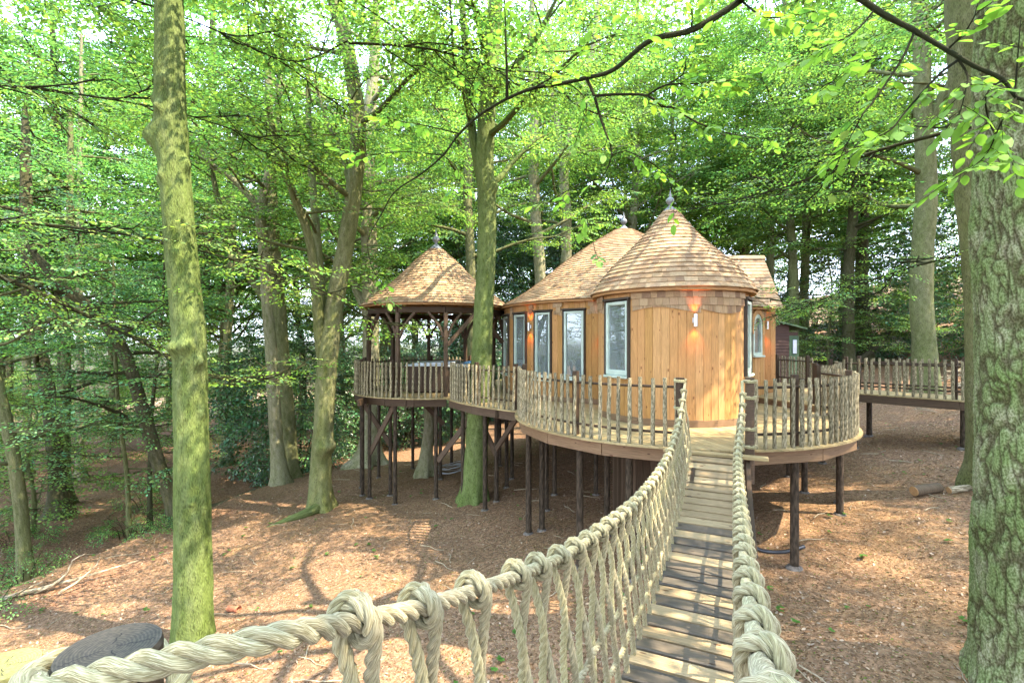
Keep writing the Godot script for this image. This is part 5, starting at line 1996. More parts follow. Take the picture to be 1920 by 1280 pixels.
func build_trees() -> void:
	tree("near_beech", "tall mossy trunk with bark burrs left of the bridge rope, nearest on the left", [P(-4.65, -2.84, -7.00), P(-4.66, -1.25, -7.00), P(-4.68, 0.15, -7.00), P(-4.71, 1.47, -7.00), P(-4.81, 2.64, -7.00), P(-4.92, 3.96, -7.00), P(-4.99, 5.21, -7.00), P(-4.99, 6.06, -7.00), P(-5.02, 7.31, -7.00), P(-4.99, 10.42, -7.00), P(-4.90, 14.31, -7.00)], [0.255, 0.23, 0.218, 0.209, 0.20, 0.19, 0.172, 0.16, 0.155, 0.13, 0.08],
		{"bark": "beech_green", "seed": 3, "sides": 56, "step": 0.05, "flare": 0.12, "green": 0.8, "limbs": 16, "from": 0.56, "len": 4.4, "rise": 0.25, "kind": "mid",
		"knobs": [[0.468, 3.0, 0.055], [0.435, 3.14, 0.10], [0.455, -1.8, 0.04], [0.40, 2.9, 0.055], [0.41, -0.2, 0.045], [0.40, -1.9, 0.03], [0.258, -1.2, 0.05], [0.256, -2.0, 0.055], [0.26, 2.9, 0.05], [0.243, -0.5, 0.045], [0.20, -0.3, 0.03], [0.335, -1.3, 0.03], [0.165, 3.0, 0.03], [0.125, -1.0, 0.025], [0.48, -1.4, 0.03]]})
	tree("forked_beech", "mossy beech that forks at deck height between the left trunk and the gazebo", [P(-5.29, -3.30, -13.30), P(-5.32, -2.29, -13.30), P(-5.23, -0.81, -13.30), P(-5.14, 0.66, -13.30), P(-4.99, 2.14, -13.30), P(-4.73, 3.62, -13.30), P(-4.51, 4.80, -13.30), P(-4.32, 6.28, -13.30), P(-4.26, 7.46, -13.30), P(-4.43, 8.94, -13.30), P(-4.66, 10.12, -13.30), P(-4.99, 11.30, -13.30), P(-5.25, 13.96, -13.30)], [0.33, 0.27, 0.26, 0.27, 0.24, 0.225, 0.215, 0.21, 0.205, 0.19, 0.18, 0.16, 0.1],
		{"bark": "beech", "dens": 1.3, "stack": 2, "seed": 4, "sides": 32, "step": 0.1, "flare": 0.4, "green": 0.85, "limbs": 18, "from": 0.5, "len": 5.0, "rise": 0.3, "kind": "mid", "knobs": [[0.11, -1.2, 0.10], [0.115, -0.4, 0.09]],
		"forks": [[[P(-5.20, 0.81, -13.30), P(-5.28, 1.55, -13.20), P(-5.29, 2.71, -13.00), P(-5.40, 4.25, -12.80), P(-5.66, 5.19, -12.60), P(-5.86, 5.96, -12.40), P(-5.96, 6.57, -12.20), P(-6.13, 7.42, -12.00)], [0.16, 0.15, 0.14, 0.12, 0.11, 0.1, 0.09, 0.05]], [[P(-5.18, 0.95, -13.40), P(-5.39, 2.76, -13.60), P(-5.71, 5.26, -13.90), P(-6.00, 7.70, -14.20), P(-6.14, 10.51, -14.40)], [0.13, 0.12, 0.11, 0.09, 0.05]], [[P(-4.40, 5.54, -13.30), P(-4.84, 6.99, -13.60), P(-5.41, 8.04, -13.90), P(-5.84, 9.28, -14.20)], [0.11, 0.09, 0.07, 0.04]]]})
	tree("paired_beech", "pale slender beech, nearer of two stems rising side by side on the slope", [P(-8.20, -3.70, -17.00), P(-8.31, -2.42, -17.00), P(-8.44, -0.53, -17.00), P(-8.54, 1.36, -17.00), P(-8.69, 3.06, -17.00), P(-8.80, 4.76, -17.00), P(-8.90, 6.08, -17.00), P(-8.69, 7.22, -17.00), P(-8.48, 8.16, -17.00), P(-8.31, 9.67, -17.00), P(-8.16, 12.51, -17.00)], [0.30, 0.22, 0.21, 0.20, 0.19, 0.18, 0.18, 0.14, 0.12, 0.10, 0.06],
		{"bark": "beech_pale", "dens": 2.7, "seed": 5, "flare": 0.5, "green": 0.35, "limbs": 14, "from": 0.5, "len": 4.8, "kind": "mid", "forks": [[[P(-8.90, 5.99, -17.00), P(-9.15, 6.59, -16.80), P(-9.72, 7.23, -16.50), P(-10.22, 7.56, -16.20), P(-10.49, 8.31, -16.00)], [0.13, 0.12, 0.1, 0.08, 0.05]]]})
	tree("paired_beech", "slender beech with a leaning limb, farther of two stems side by side", [P(-8.60, -3.41, -18.60), P(-8.68, -1.76, -18.60), P(-8.85, 0.31, -18.60), P(-8.99, 2.38, -18.60), P(-9.18, 4.44, -18.60), P(-9.30, 6.51, -18.60), P(-9.40, 9.61, -18.60), P(-9.51, 13.74, -18.60)], [0.34, 0.27, 0.25, 0.24, 0.22, 0.18, 0.14, 0.08],
		{"bark": "beech", "dens": 2.7, "seed": 6, "flare": 0.5, "green": 0.4, "limbs": 14, "from": 0.42, "len": 5.0, "kind": "mid", "forks": [[[P(-9.09, 2.58, -18.60), P(-9.96, 3.99, -18.30), P(-10.60, 5.55, -18.00), P(-10.86, 6.86, -17.70), P(-10.98, 8.32, -17.40)], [0.18, 0.16, 0.14, 0.1, 0.06]]]})
	tree("gazebo_beech", "stout pale beech with spreading roots behind the left side of the gazebo", [P(-5.66, -3.22, -19.00), P(-5.57, -1.41, -19.00), P(-5.59, 1.55, -19.00), P(-5.62, 3.66, -19.00), P(-5.66, 5.56, -19.00), P(-5.74, 8.09, -19.00), P(-5.70, 9.99, -19.00), P(-5.49, 12.11, -19.00), P(-5.36, 15.48, -19.00)], [0.42, 0.33, 0.32, 0.31, 0.30, 0.28, 0.25, 0.2, 0.12],
		{"bark": "beech_pale", "dens": 2.7, "seed": 7, "flare": 1.3, "green": 0.3, "limbs": 18, "from": 0.45, "len": 5.8, "kind": "mid", "forks": [[[P(-5.53, 2.18, -19.00), P(-6.43, 4.12, -19.30), P(-6.97, 6.12, -19.60), P(-7.44, 8.44, -20.00)], [0.2, 0.17, 0.13, 0.06]]]})
	tree("deck_beech", "straight beech growing up through the deck between the gazebo and the long wall", [P(-1.02, -2.43, -12.60), P(-0.93, -1.37, -12.50), P(-0.87, -0.38, -12.40), P(-0.79, 0.73, -12.30), P(-0.74, 2.10, -12.30), P(-0.67, 3.46, -12.30), P(-0.64, 4.83, -12.30), P(-0.70, 6.20, -12.30), P(-0.63, 7.56, -12.30), P(-0.52, 8.93, -12.30), P(-0.41, 10.57, -12.30), P(-0.25, 13.30, -12.30)], [0.33, 0.29, 0.275, 0.25, 0.24, 0.235, 0.23, 0.22, 0.205, 0.19, 0.17, 0.1],
		{"bark": "beech_green", "subs": 5, "dens": 1.1, "stack": 2, "seed": 8, "sides": 26, "step": 0.12, "flare": 0.45, "green": 0.5, "limbs": 17, "from": 0.52, "len": 4.8, "kind": "mid", "knobs": [[0.52, -0.3, 0.07], [0.44, -1.4, 0.04]],
		"forks": [[[P(-0.71, 5.24, -12.30), P(-0.91, 6.23, -12.40), P(-1.12, 7.71, -12.60), P(-1.25, 9.23, -12.80), P(-1.42, 11.23, -13.00)], [0.12, 0.11, 0.1, 0.08, 0.05]], [[P(-0.62, 7.70, -12.30), P(-0.13, 8.22, -12.00), P(0.52, 8.83, -11.70), P(1.04, 9.66, -11.40)], [0.11, 0.09, 0.07, 0.04]]]})
	tree("slender_beech", "slim grey beech seen just behind the deck tree", [P(-1.83, 0, -22), P(-1.83, 1.55, -22.00), P(-1.91, 5.46, -22.00), P(-2.03, 7.91, -22.00), P(-2.00, 10.35, -22.00), P(-1.96, 12.79, -22.00), P(-2.25, 17.19, -22.00)], [0.32, 0.24, 0.22, 0.21, 0.19, 0.16, 0.08], {"bark": "beech", "dens": 2.7, "seed": 9, "limbs": 16, "from": 0.42, "len": 5.4, "kind": "mid", "green": 0.3})
	tree("roofline_beech", "reddish grey beech rising left of the long cone roof, behind the house", [P(1.5, 0, -24.5), P(1.52, 2.09, -24.50), P(1.42, 5.36, -24.50), P(1.20, 8.08, -24.50), P(1.09, 10.81, -24.50), P(1.14, 13.53, -24.50), P(0.93, 16.25, -24.50), P(1.09, 20.06, -24.50)], [0.4, 0.31, 0.30, 0.28, 0.26, 0.22, 0.17, 0.1], {"bark": "beech_pale", "dens": 2.7, "seed": 10, "limbs": 18, "from": 0.42, "len": 5.6, "kind": "mid", "green": 0.2})
	tree("roofline_beech", "forked beech rising above the slope of the long cone roof", [P(3.1, 0, -27), P(3.09, 2.15, -27.00), P(3.06, 6.35, -27.00), P(3.06, 8.75, -27.00), P(2.94, 11.15, -27.00), P(3.60, 14.45, -27.00), P(4.56, 18.05, -27.00), P(4.95, 21.65, -27.00)], [0.42, 0.34, 0.32, 0.30, 0.27, 0.19, 0.14, 0.08], {"bark": "beech_pale", "dens": 2.7, "seed": 11, "limbs": 18, "from": 0.42, "len": 6.0, "kind": "mid", "green": 0.2, "forks": [[[P(2.97, 10.85, -27.00), P(2.62, 13.73, -27.40), P(2.22, 16.99, -27.80), P(2.07, 21.60, -28.20)], [0.2, 0.17, 0.13, 0.07]]]})
	tree("bank_beech", "smooth curving beech standing behind the boardwalk railing, near the big trunk", [P(15.11, 0.58, -17.50), P(15.03, 1.55, -17.50), P(14.93, 3.11, -17.50), P(14.97, 4.86, -17.50), P(15.11, 6.61, -17.50), P(15.09, 8.16, -17.50), P(14.99, 10.11, -17.50), P(14.95, 12.05, -17.50), P(14.86, 14.38, -17.50), P(14.68, 18.66, -17.50)], [0.45, 0.36, 0.34, 0.33, 0.31, 0.27, 0.25, 0.24, 0.22, 0.12],
		{"bark": "beech", "dens": 2.6, "seed": 12, "sides": 24, "step": 0.15, "flare": 0.35, "green": 0.75, "limbs": 24, "from": 0.36, "len": 6.0, "kind": "mid", "rise": 0.3, "forks": [[[P(15.11, 9.13, -17.50), P(15.42, 10.20, -17.30), P(15.77, 11.18, -17.00), P(16.24, 12.75, -16.80)], [0.17, 0.14, 0.1, 0.06]]]})
	tree("leaning_beech", "tall smooth beech half hidden behind the massive fissured trunk", [P(9.12, -2.05, -9.00), P(8.98, 0.35, -9.00), P(8.88, 2.95, -9.00), P(8.72, 4.45, -9.00), P(8.58, 6.45, -9.00), P(8.50, 7.95, -9.00), P(8.38, 10.45, -9.00), P(8.30, 14.95, -9.00)], [0.42, 0.33, 0.32, 0.31, 0.29, 0.27, 0.24, 0.12],
		{"bark": "beech", "dens": 0.62, "subs": 4, "stack": 3, "shift": 7, "seed": 13, "sides": 24, "step": 0.15, "flare": 0.35, "green": 0.7, "limbs": 9, "from": 0.56, "len": 5.0, "kind": "mid", "rise": 0.3})
	tree("deck_stump", "short trunk left standing under the gazebo deck as a prop", [P(-2.93, -2.90, -16.20), P(-2.86, -2.21, -16.10), P(-2.77, -1.29, -16.00), P(-2.72, -0.18, -15.90)], [0.24, 0.19, 0.18, 0.18], {"bark": "beech_pale", "seed": 14, "limbs": 0, "flare": 0.9, "green": 0.3, "cat": "tree stump"})
	# the left hand slope
	tree("dark_beech", "dark upright trunk far left, thickest on the lower slope", [P(-15.08, -4.10, -16.00), P(-15.15, -3.07, -16.00), P(-15.29, -1.65, -16.00), P(-15.47, -0.23, -16.00), P(-15.68, 0.84, -16.00), P(-15.96, 1.91, -16.00), P(-16.11, 3.33, -16.00), P(-16.18, 5.11, -16.00), P(-16.25, 9.37, -16.00)], [0.3, 0.23, 0.21, 0.2, 0.2, 0.19, 0.17, 0.14, 0.06], {"bark": "beech_dark", "tint": Color(0.82, 0.98, 1.25), "seed": 15, "limbs": 11, "from": 0.3, "len": 3.8, "kind": "mid", "rise": 0.2, "green": 0.4})
	tree("bowed_beech", "dark trunk bowing far over to the left beyond the mossy near trunk", [P(-9.07, -3.43, -13.00), P(-9.27, -2.64, -13.00), P(-9.53, -1.92, -13.00), P(-9.75, -1.19, -13.00), P(-10.08, -0.04, -13.00), P(-10.24, 0.98, -12.80), P(-10.57, 1.90, -12.60), P(-11.02, 2.51, -12.40), P(-11.39, 2.91, -12.20), P(-11.57, 3.31, -12.00), P(-11.93, 3.91, -11.80)], [0.21, 0.17, 0.165, 0.16, 0.16, 0.15, 0.145, 0.14, 0.13, 0.12, 0.04], {"bark": "beech_dark", "tint": Color(0.82, 0.98, 1.25), "seed": 16, "flare": 0.3, "limbs": 11, "from": 0.35, "len": 3.0, "kind": "near", "dens": 3.2, "rise": 0.12, "green": 0.5})
	tree("pole_beech", "pale sunlit pole-thin trunk behind the bowed tree", [P(-19.80, -5.78, -22.00), P(-19.80, -2.36, -22.00), P(-19.80, 1.31, -22.00), P(-19.85, 4.97, -22.00), P(-19.80, 9.86, -22.00), P(-19.75, 15.73, -22.00)], [0.2, 0.14, 0.13, 0.12, 0.1, 0.05], {"bark": "beech_pale", "tint": Color(0.82, 0.98, 1.25), "seed": 17, "limbs": 11, "from": 0.35, "len": 3.6, "kind": "mid", "rise": 0.2, "green": 0.2})
	tree("edge_beech", "thin mossy trunk at the very left edge, leaning out of the frame", [P(-11.12, -4.07, -11.00), P(-11.18, -3.34, -11.00), P(-11.27, -2.24, -11.00), P(-11.44, -1.02, -11.00), P(-11.66, -0.04, -11.00), P(-11.88, 0.94, -11.00), P(-12.10, 2.53, -11.00), P(-12.22, 4.97, -11.00)], [0.17, 0.13, 0.125, 0.12, 0.11, 0.1, 0.09, 0.04], {"bark": "beech", "tint": Color(0.82, 0.98, 1.25), "seed": 18, "limbs": 11, "from": 0.3, "len": 3.0, "kind": "near", "dens": 3.2, "rise": 0.15, "green": 0.7})
	tree("sapling_stem", "whip-thin stem in front of the bowed trunk", [P(-10.37, -3.19, -13.00), P(-10.43, -2.21, -13.00), P(-10.60, -0.76, -13.00), P(-10.72, 0.39, -13.00), P(-10.78, 2.13, -13.00), P(-10.80, 3.86, -13.00)], [0.07, 0.055, 0.05, 0.045, 0.04, 0.02], {"bark": "beech", "tint": Color(0.82, 0.98, 1.25), "seed": 19, "flare": 0.2, "limbs": 13, "from": 0.25, "len": 1.9, "kind": "near", "dens": 3.0, "rise": 0.1})
	tree("sapling_stem", "short dark stem close left of the mossy near trunk", [P(-11.32, -3.82, -15.00), P(-11.33, -2.45, -15.00), P(-11.28, -0.78, -15.00), P(-11.03, 1.55, -15.00), P(-10.90, 3.22, -15.00), P(-10.83, 5.22, -15.00)], [0.08, 0.06, 0.055, 0.05, 0.04, 0.02], {"bark": "beech_dark", "tint": Color(0.82, 0.98, 1.25), "seed": 20, "flare": 0.2, "limbs": 13, "from": 0.3, "len": 2.2, "kind": "near", "dens": 3.0, "rise": 0.1})
	tree("slope_beech", "upright trunk with a dark fork behind the thickest far-left trunk", [P(-16.22, -4.09, -17.50), P(-16.37, -1.95, -17.50), P(-16.29, 0.38, -17.50), P(-16.24, 2.33, -17.50), P(-16.14, 5.24, -17.50), P(-16.10, 10.11, -17.50)], [0.19, 0.15, 0.14, 0.13, 0.11, 0.05], {"bark": "beech", "tint": Color(0.82, 0.98, 1.25), "seed": 21, "limbs": 15, "from": 0.35, "len": 3.6, "kind": "mid", "rise": 0.2})
	tree("slope_beech", "pale far trunk near the left edge of the slope", [P(-24.32, -5.78, -24.00), P(-24.27, -1.38, -24.00), P(-24.32, 2.62, -24.00), P(-24.27, 7.95, -24.00), P(-24.21, 15.95, -24.00)], [0.22, 0.17, 0.16, 0.13, 0.06], {"bark": "beech_pale", "tint": Color(0.82, 0.98, 1.25), "seed": 22, "limbs": 14, "from": 0.35, "len": 4.0, "kind": "far", "dens": 1.6, "rise": 0.2})
	tree("slope_beech", "grey trunk standing between the mossy near trunk and the paired stems", [P(-14.27, -3.52, -24.00), P(-14.29, -0.05, -24.00), P(-14.13, 3.68, -24.00), P(-13.97, 7.42, -24.00), P(-13.87, 13.28, -24.00)], [0.25, 0.2, 0.19, 0.15, 0.07], {"bark": "beech", "tint": Color(0.82, 0.98, 1.25), "seed": 23, "limbs": 14, "from": 0.4, "len": 4.4, "kind": "far", "dens": 1.6, "rise": 0.2})
	# the right hand bank
	tree("bank_beech", "short-looking trunk on the bank just right of the shed", [P(16.85, 0.80, -24.00), P(16.83, 2.62, -24.00), P(16.85, 5.28, -24.00), P(17.07, 7.95, -24.00), P(17.23, 11.95, -24.00), P(17.07, 17.02, -24.00)], [0.32, 0.24, 0.23, 0.2, 0.16, 0.08], {"bark": "beech_dark", "seed": 24, "limbs": 14, "from": 0.35, "len": 4.6, "kind": "far", "dens": 1.7, "rise": 0.2})
	tree("bank_beech", "dark trunk on the bank with a dead bough leaning against it", [P(19.92, 0.95, -27.00), P(19.80, 2.75, -27.00), P(19.68, 5.75, -27.00), P(19.80, 9.35, -27.00), P(20.10, 14.75, -27.00), P(20.28, 20.75, -27.00)], [0.4, 0.31, 0.29, 0.26, 0.2, 0.08], {"bark": "beech_dark", "seed": 25, "limbs": 14, "from": 0.35, "len": 5.0, "kind": "far", "dens": 1.7, "rise": 0.2})
	tree("bank_beech", "slim trunk above the roof ridge of the shed side wing", [P(17.72, -0.06, -29.00), P(17.66, 4.13, -29.00), P(17.79, 8.64, -29.00), P(17.59, 12.51, -29.00), P(17.79, 18.95, -29.00)], [0.3, 0.24, 0.22, 0.2, 0.08], {"bark": "beech", "seed": 26, "limbs": 14, "from": 0.35, "len": 5.0, "kind": "far", "dens": 1.7, "rise": 0.2})
	# low leafy boughs over the left slope, layered like shelves
	bough("low leafy bough with bare crooked twigs crossing behind the mossy near trunk", [P(-9.4, 3.2, -6.6), P(-7.6, 3.35, -7.2), P(-5.8, 3.2, -7.8), P(-4.2, 2.75, -8.3), P(-2.9, 2.2, -8.6)], 0.03, 1.0)
	bough("low bough drooping across the lower left, thin leaves near the post", [P(-9.0, 3.0, -6.2), P(-7.4, 2.5, -6.9), P(-6.2, 1.7, -7.6), P(-5.2, 1.0, -8.2), P(-4.2, 0.75, -8.8)], 0.04, 0.8)
	bough("uppermost leafy bough at the top left corner", [P(-9.5, 5.2, -6.5), P(-8.0, 5.6, -7.6), P(-6.2, 5.7, -8.6), P(-4.6, 5.4, -9.4)], 0.03, 1.0)
	bough("highest sunlit bough across the top left of the view, above the near trunk", [P(-9.4, 6.7, -6.4), P(-7.6, 7.2, -7.3), P(-5.8, 7.2, -8.3), P(-4.2, 6.8, -9.2)], 0.028, 1.15)
	bough("sunlit bough spread high above the slim deck tree", [P(-3.2, 7.4, -9.4), P(-1.6, 7.5, -9.8), P(0.0, 7.2, -10.2), P(1.4, 6.8, -10.4)], 0.028, 1.15)
	bough("leafy bough reaching in front of the boardwalk railing from the big trunk", [P(9.4, 3.4, -9.4), P(8.4, 3.1, -10.2), P(7.6, 2.7, -11.0), P(6.9, 2.35, -11.8)], 0.035, 0.75)
	bough("pale green bough hanging over the turret roof from the right", [P(8.4, 5.4, -8.4), P(7.0, 5.2, -9.2), P(5.8, 4.8, -10.0), P(4.6, 4.6, -10.6)], 0.045, 0.9)

func bough(label: String, pts: Array, r: float, size: float) -> void:
	rng.seed = hash(label)
	var base: Vector3 = pts[0]
	var t := thing("bough", label, "branch", base)
	var path := smooth_path(pts, 0.2)
	var rad := PackedFloat32Array()
	for i in path.size():
		rad.append(lerpf(r, 0.005, float(i) / (path.size() - 1)))
	var b := MB.new()
	b.tint = Color(0.9, 0.9, 0.75)
	b.tube(_moved(path, -base), rad, 7, false)
	var trs := []
	var cols := []
	var o := {"size": size, "tilt": 0.22, "dens": 3.6, "subs": 4, "bare": 0.2}
	for k in 11:
		var tt := 0.15 + 0.85 * (k + rng.randf()) / 11.0
		var i := clampi(int(tt * (path.size() - 1)), 0, path.size() - 2)
		var d := (path[i + 1] - path[i]).normalized()
		var side := 1.0 if k % 2 else -1.0
		var f := (d * rr(0.4, 1.0) + Vector3(-d.z, 0, d.x) * side * rr(0.3, 1.0) + Vector3(0, rr(-0.25, 0.1), 0)).normalized()
		limb(b, path[i], f, rr(0.9, 1.7), 0.014, {"size": size, "dens": 3.0, "subs": 3, "bare": 0.2, "tilt": 0.22}, trs, cols, base)
	part("branch", b.mesh(), M.limb_dark, t)
	crown(t, trs, cols, "near", M.leaf)

# a dense shrub or low evergreen: stems and leaf sprays through its volume, thicker towards the outside
func shrub(called: String, label: String, cat: String, at: Vector3, rad: Vector3, count: int, kind: String, m: Material, tint: Color, size: float, group := "") -> Node3D:
	rng.seed = hash(label) + int(absf(at.x) * 100.0)
	at.y = ground_y(at.x, at.z) - 0.1
	var t := thing(called, label, cat, at, group)
	var b := MB.new()
	var trs := []
	var cols := []
	var f := noise(int(absf(at.x) * 10) + 3, 0.35)
	for s in 7:
		var a := s * 0.9 + rr(0, 0.5)
		var e := Vector3(cos(a) * rad.x * 0.7, rad.y * rr(1.1, 1.8), sin(a) * rad.z * 0.7)
		b.tint = Color(0.6, 0.55, 0.45)
		b.tube(smooth_path([Vector3(cos(a) * 0.15, 0, sin(a) * 0.15), e * 0.5 + Vector3(0, rad.y * 0.2, 0), e], 0.4), PackedFloat32Array(Array(range(120)).map(func(i): return maxf(0.006, (0.07 - i * 0.008) * minf(1.0, rad.y * 0.35)))), 5, false)
	var o := {"size": size, "tilt": 0.6, "tint": tint}
	var made := 0
	var tries := 0
	while made < count and tries < count * 6:
		tries += 1
		var d := Vector3(rr(-1, 1), rr(-1, 1), rr(-1, 1))
		var l := d.length()
		if l > 1.0 or l < 0.01: continue
		var p := d.normalized() * pow(l, 0.45) * rad
		var bump := f.get_noise_3dv(p + at)
		p *= 1.0 + 0.55 * bump
		if bump < -0.28: continue
		p.y += rad.y * 0.98
		if p.y < 0.05: continue
		var out := (Vector3(d.x, d.y * 0.4 - 0.25, d.z) + Vector3(rr(-0.5, 0.5), rr(-0.3, 0.3), rr(-0.5, 0.5))).normalized()
		add_spray(trs, cols, p, out, o)
		made += 1
	part("stems", b.mesh(), M.beech_dark, t)
	crown(t, trs, cols, kind, m)
	return t

func copy_of(o: Node3D, at: Vector3, turn: float, sc: float) -> Node3D:
	var c: Node3D = o.duplicate()
	var called := str(o.name)
	if called.substr(called.length() - 4, 1) == "_" and called.right(3).is_valid_int():
		called = called.substr(0, called.length() - 4)
	c.name = numbered(called)
	add_child(c)
	c.position = at
	c.rotation.y = turn
	c.scale = Vector3.ONE * sc
	return c

func build_backwoods() -> void:
	# evergreens
	shrub("holly", "broad dark holly between the mossy near trunk and the forked beech", "shrub", Vector3(-9.6, 0, -21.5), Vector3(3.2, 3.6, 2.4), 900, "dark", M.evergreen, Color(1.4, 1.4, 1.2), 1.25)
	shrub("holly", "low dark holly behind the gazebo poles on the slope", "shrub", Vector3(-5.4, 0, -24.0), Vector3(3.0, 2.5, 2.0), 600, "dark", M.evergreen, Color(1.1, 1.1, 1), 1.2)
	shrub("yew", "tall dark yew behind the gazebo and the left of the long roof", "yew", Vector3(1.5, 0, -31.0), Vector3(4.5, 6.5, 3.0), 1300, "dark", M.evergreen, Color(0.9, 1, 0.95), 1.5)
	shrub("yew", "dark yew on the bank behind the shed", "yew", Vector3(21.0, 0, -30.0), Vector3(5.0, 3.6, 3.0), 700, "dark", M.evergreen, Color(1.5, 1.5, 1.2), 1.5)
	shrub("yew", "dark drooping yew on the bank beside the curving beech", "yew", Vector3(22.5, 0, -22.5), Vector3(3.6, 4.6, 3.0), 800, "dark", M.evergreen, Color(1.5, 1.6, 1.2), 1.35)
	shrub("holly", "dark holly low behind the long wall and the gazebo", "shrub", Vector3(-2.0, 0, -29.0), Vector3(3.4, 3.0, 2.0), 700, "dark", M.evergreen, Color(1, 1.05, 1), 1.35)
	# brambles and ferny tufts low on the left slope
	for k in 9:
		var bx: float = [-9.3, -10.8, -12.6, -11.4, -14.2, -13.0, -16.5, -9.9, -15.0][k]
		var bz: float = [-8.6, -10.6, -11.6, -14.2, -13.6, -17.0, -16.5, -12.6, -19.5][k]
		shrub("bramble", ["low bramble tuft at the lower left edge beside the dead branches", "pale tuft just above the dead branches", "leafy tuft by the foot of the edge trunk", "ferny tuft left of the bowed trunk's foot", "wide tuft before the thickest far-left trunk", "low tuft behind the whip-thin stem", "tuft between the far-left trunks", "small tuft on the bank left of the mossy near trunk", "far tuft under the pole-thin trunk"][k], "bramble", Vector3(bx, 0, bz), Vector3(0.75 + 0.2 * (k % 3), 0.32 + 0.09 * (k % 2), 0.6), 60 + 20 * (k % 3), "near", M.leaf, Color(0.85, 1.0, 1.05), 0.55)
	# pale thickets where the wood ends and light comes in from behind
	for k in 13:
		var kx: float = [-58, -49, -41, -33, -26, -18, -10, -2, 7, 16, 26, 36, 47][k]
		var kz: float = [-47, -53, -57, -60, -62, -64, -65, -66, -66, -64, -61, -57, -52][k]
		var where := "beyond the trunks of the far left slope" if k < 5 else ("behind the gazebo" if k < 8 else ("behind the house" if k < 10 else "beyond the boardwalk"))
		shrub("thicket", "pale sunlit thicket closing the wood " + where, "thicket", Vector3(kx, 0, kz), Vector3(7.0, 8.5 + 1.5 * (k % 3), 3.5), 720, "far", M.leaf, Color(1.05, 1.05, 1.1), 1.15, "thickets " + where)
	# beeches that close the view; only their crowns and parts of their boles show between the nearer trees
	var protos := []
	for k in 4:
		var h := 24.0 + k * 1.8
		var o := tree("far_beech", "leafy beech deep in the wood beyond the treehouse", [Vector3(0, 0, 0), Vector3(rr(-0.2, 0.2), h * 0.2, 0), Vector3(rr(-0.5, 0.5), h * 0.45, rr(-0.4, 0.4)), Vector3(rr(-0.7, 0.7), h * 0.7, rr(-0.4, 0.4)), Vector3(rr(-0.7, 0.7), h, 0)], [0.36, 0.27, 0.22, 0.16, 0.04],
			{"rooted": false, "seed": 30 + k, "sides": 10, "step": 1.0, "bark": ["beech", "beech_pale", "beech_dark", "beech"][k], "limbs": 36, "from": 0.28, "len": 6.2, "rise": 0.55, "tilt": 0.55, "kind": "far", "dens": 0.62, "stack": 2, "subs": 5, "bare": 0.2, "tint": [Color(1, 1, 1), Color(1.1, 1.05, 0.9), Color(0.85, 0.97, 1.0), Color(0.95, 1.02, 1.0)][k]}, "beeches closing the view deep in the wood")
		protos.append(o)
	var spots := [[-28, -20], [-34, -28], [-24, -27], [-30, -36], [-20, -33], [-25, -42], [-16, -38], [-10, -34], [-9, -43], [-3, -37], [-5, -46], [4, -36], [1, -44], [9, -34], [8, -43], [13, -36], [15, -44], [19, -37], [22, -44], [26, -36], [30, -42], [31, -30], [36, -34], [28, -23], [35, -25], [-38, -36], [-42, -24], [-22, -52], [-34, -50], [-8, -55], [6, -54], [18, -54], [32, -53], [43, -40], [-46, -44], [14.5, -27.5], [40, -31], [-13, -48], [12, -50], [25, -50], [-40, -56], [0, -60], [40, -54], [-10, 12], [6, 14], [16, 8], [-18, 6], [22, 16], [-2, 22], [12, 24], [-24, 18], [-22, -6], [29, 4], [26, -9], [-18, -29.5], [-31, -33], [-12, -31]]
	rng.seed = 616
	for i in spots.size():
		var p := Vector3(spots[i][0] + rr(-1, 1), 0, spots[i][1] + rr(-1, 1))
		p.y = ground_y(p.x, p.z) - 0.2
		var src: Node3D = protos[i % 4]
		var one := src
		if i < 4:
			src.position = p
			src.rotation.y = i * 1.7
		else:
			one = copy_of(src, p, rr(0, TAU), rr(0.85, 1.2))
		# where it stands tells it apart
		var k := p.x / -p.z
		if p.z > -7.0: tag(one, "beech standing outside the frame around the near end of the bridge", "", "beeches round the near end of the bridge")
		elif k < -0.62: tag(one, "leafy beech deep in the wood at the far left", "", "beeches deep in the wood at the far left")
		elif k < -0.3: tag(one, "leafy beech deep in the wood left of the gazebo", "", "beeches deep in the wood left of the gazebo")
		elif k < 0.0: tag(one, "leafy beech deep in the wood behind the gazebo", "", "beeches deep in the wood behind the gazebo")
		elif k < 0.5: tag(one, "leafy beech deep in the wood behind the shingled house roofs", "", "beeches deep in the wood behind the house roofs")
		else: tag(one, "leafy beech deep in the wood beyond the boardwalk", "", "beeches deep in the wood beyond the boardwalk")
	# understorey beech saplings on the left slope and the bank
	var sap := []
	for k in 3:
		var h := 4.2 + k * 0.9
		sap.append(tree("beech_sapling", "spreading beech sapling in the understorey below the big crowns", [Vector3(0, 0, 0), Vector3(0.1, h * 0.3, 0.05), Vector3(-0.1, h * 0.65, 0.1), Vector3(0.1, h, 0)], [0.07, 0.055, 0.04, 0.01],
			{"rooted": false, "seed": 40 + k, "sides": 8, "step": 0.5, "flare": 0.2, "limbs": 16, "from": 0.22, "len": 2.4, "rise": 0.12, "kind": "mid", "size": 0.8, "dens": 2.6, "subs": 5, "bare": 0.15, "cat": "sapling", "tint": Color(1.05, 1.03, 0.95)}, "beech saplings of the understorey"))
	var places := [[-14.5, -14.5], [-20, -18.5], [-12.5, -25], [-17.5, -25], [-24, -22], [-8.5, -28], [-17, -12], [-28, -30], [16.5, -25], [20, -27], [24, -28], [18.5, -21], [13, -25], [26, -24], [29, -27], [-26, -31], [7, -29], [11.5, -30.5]]
	rng.seed = 717
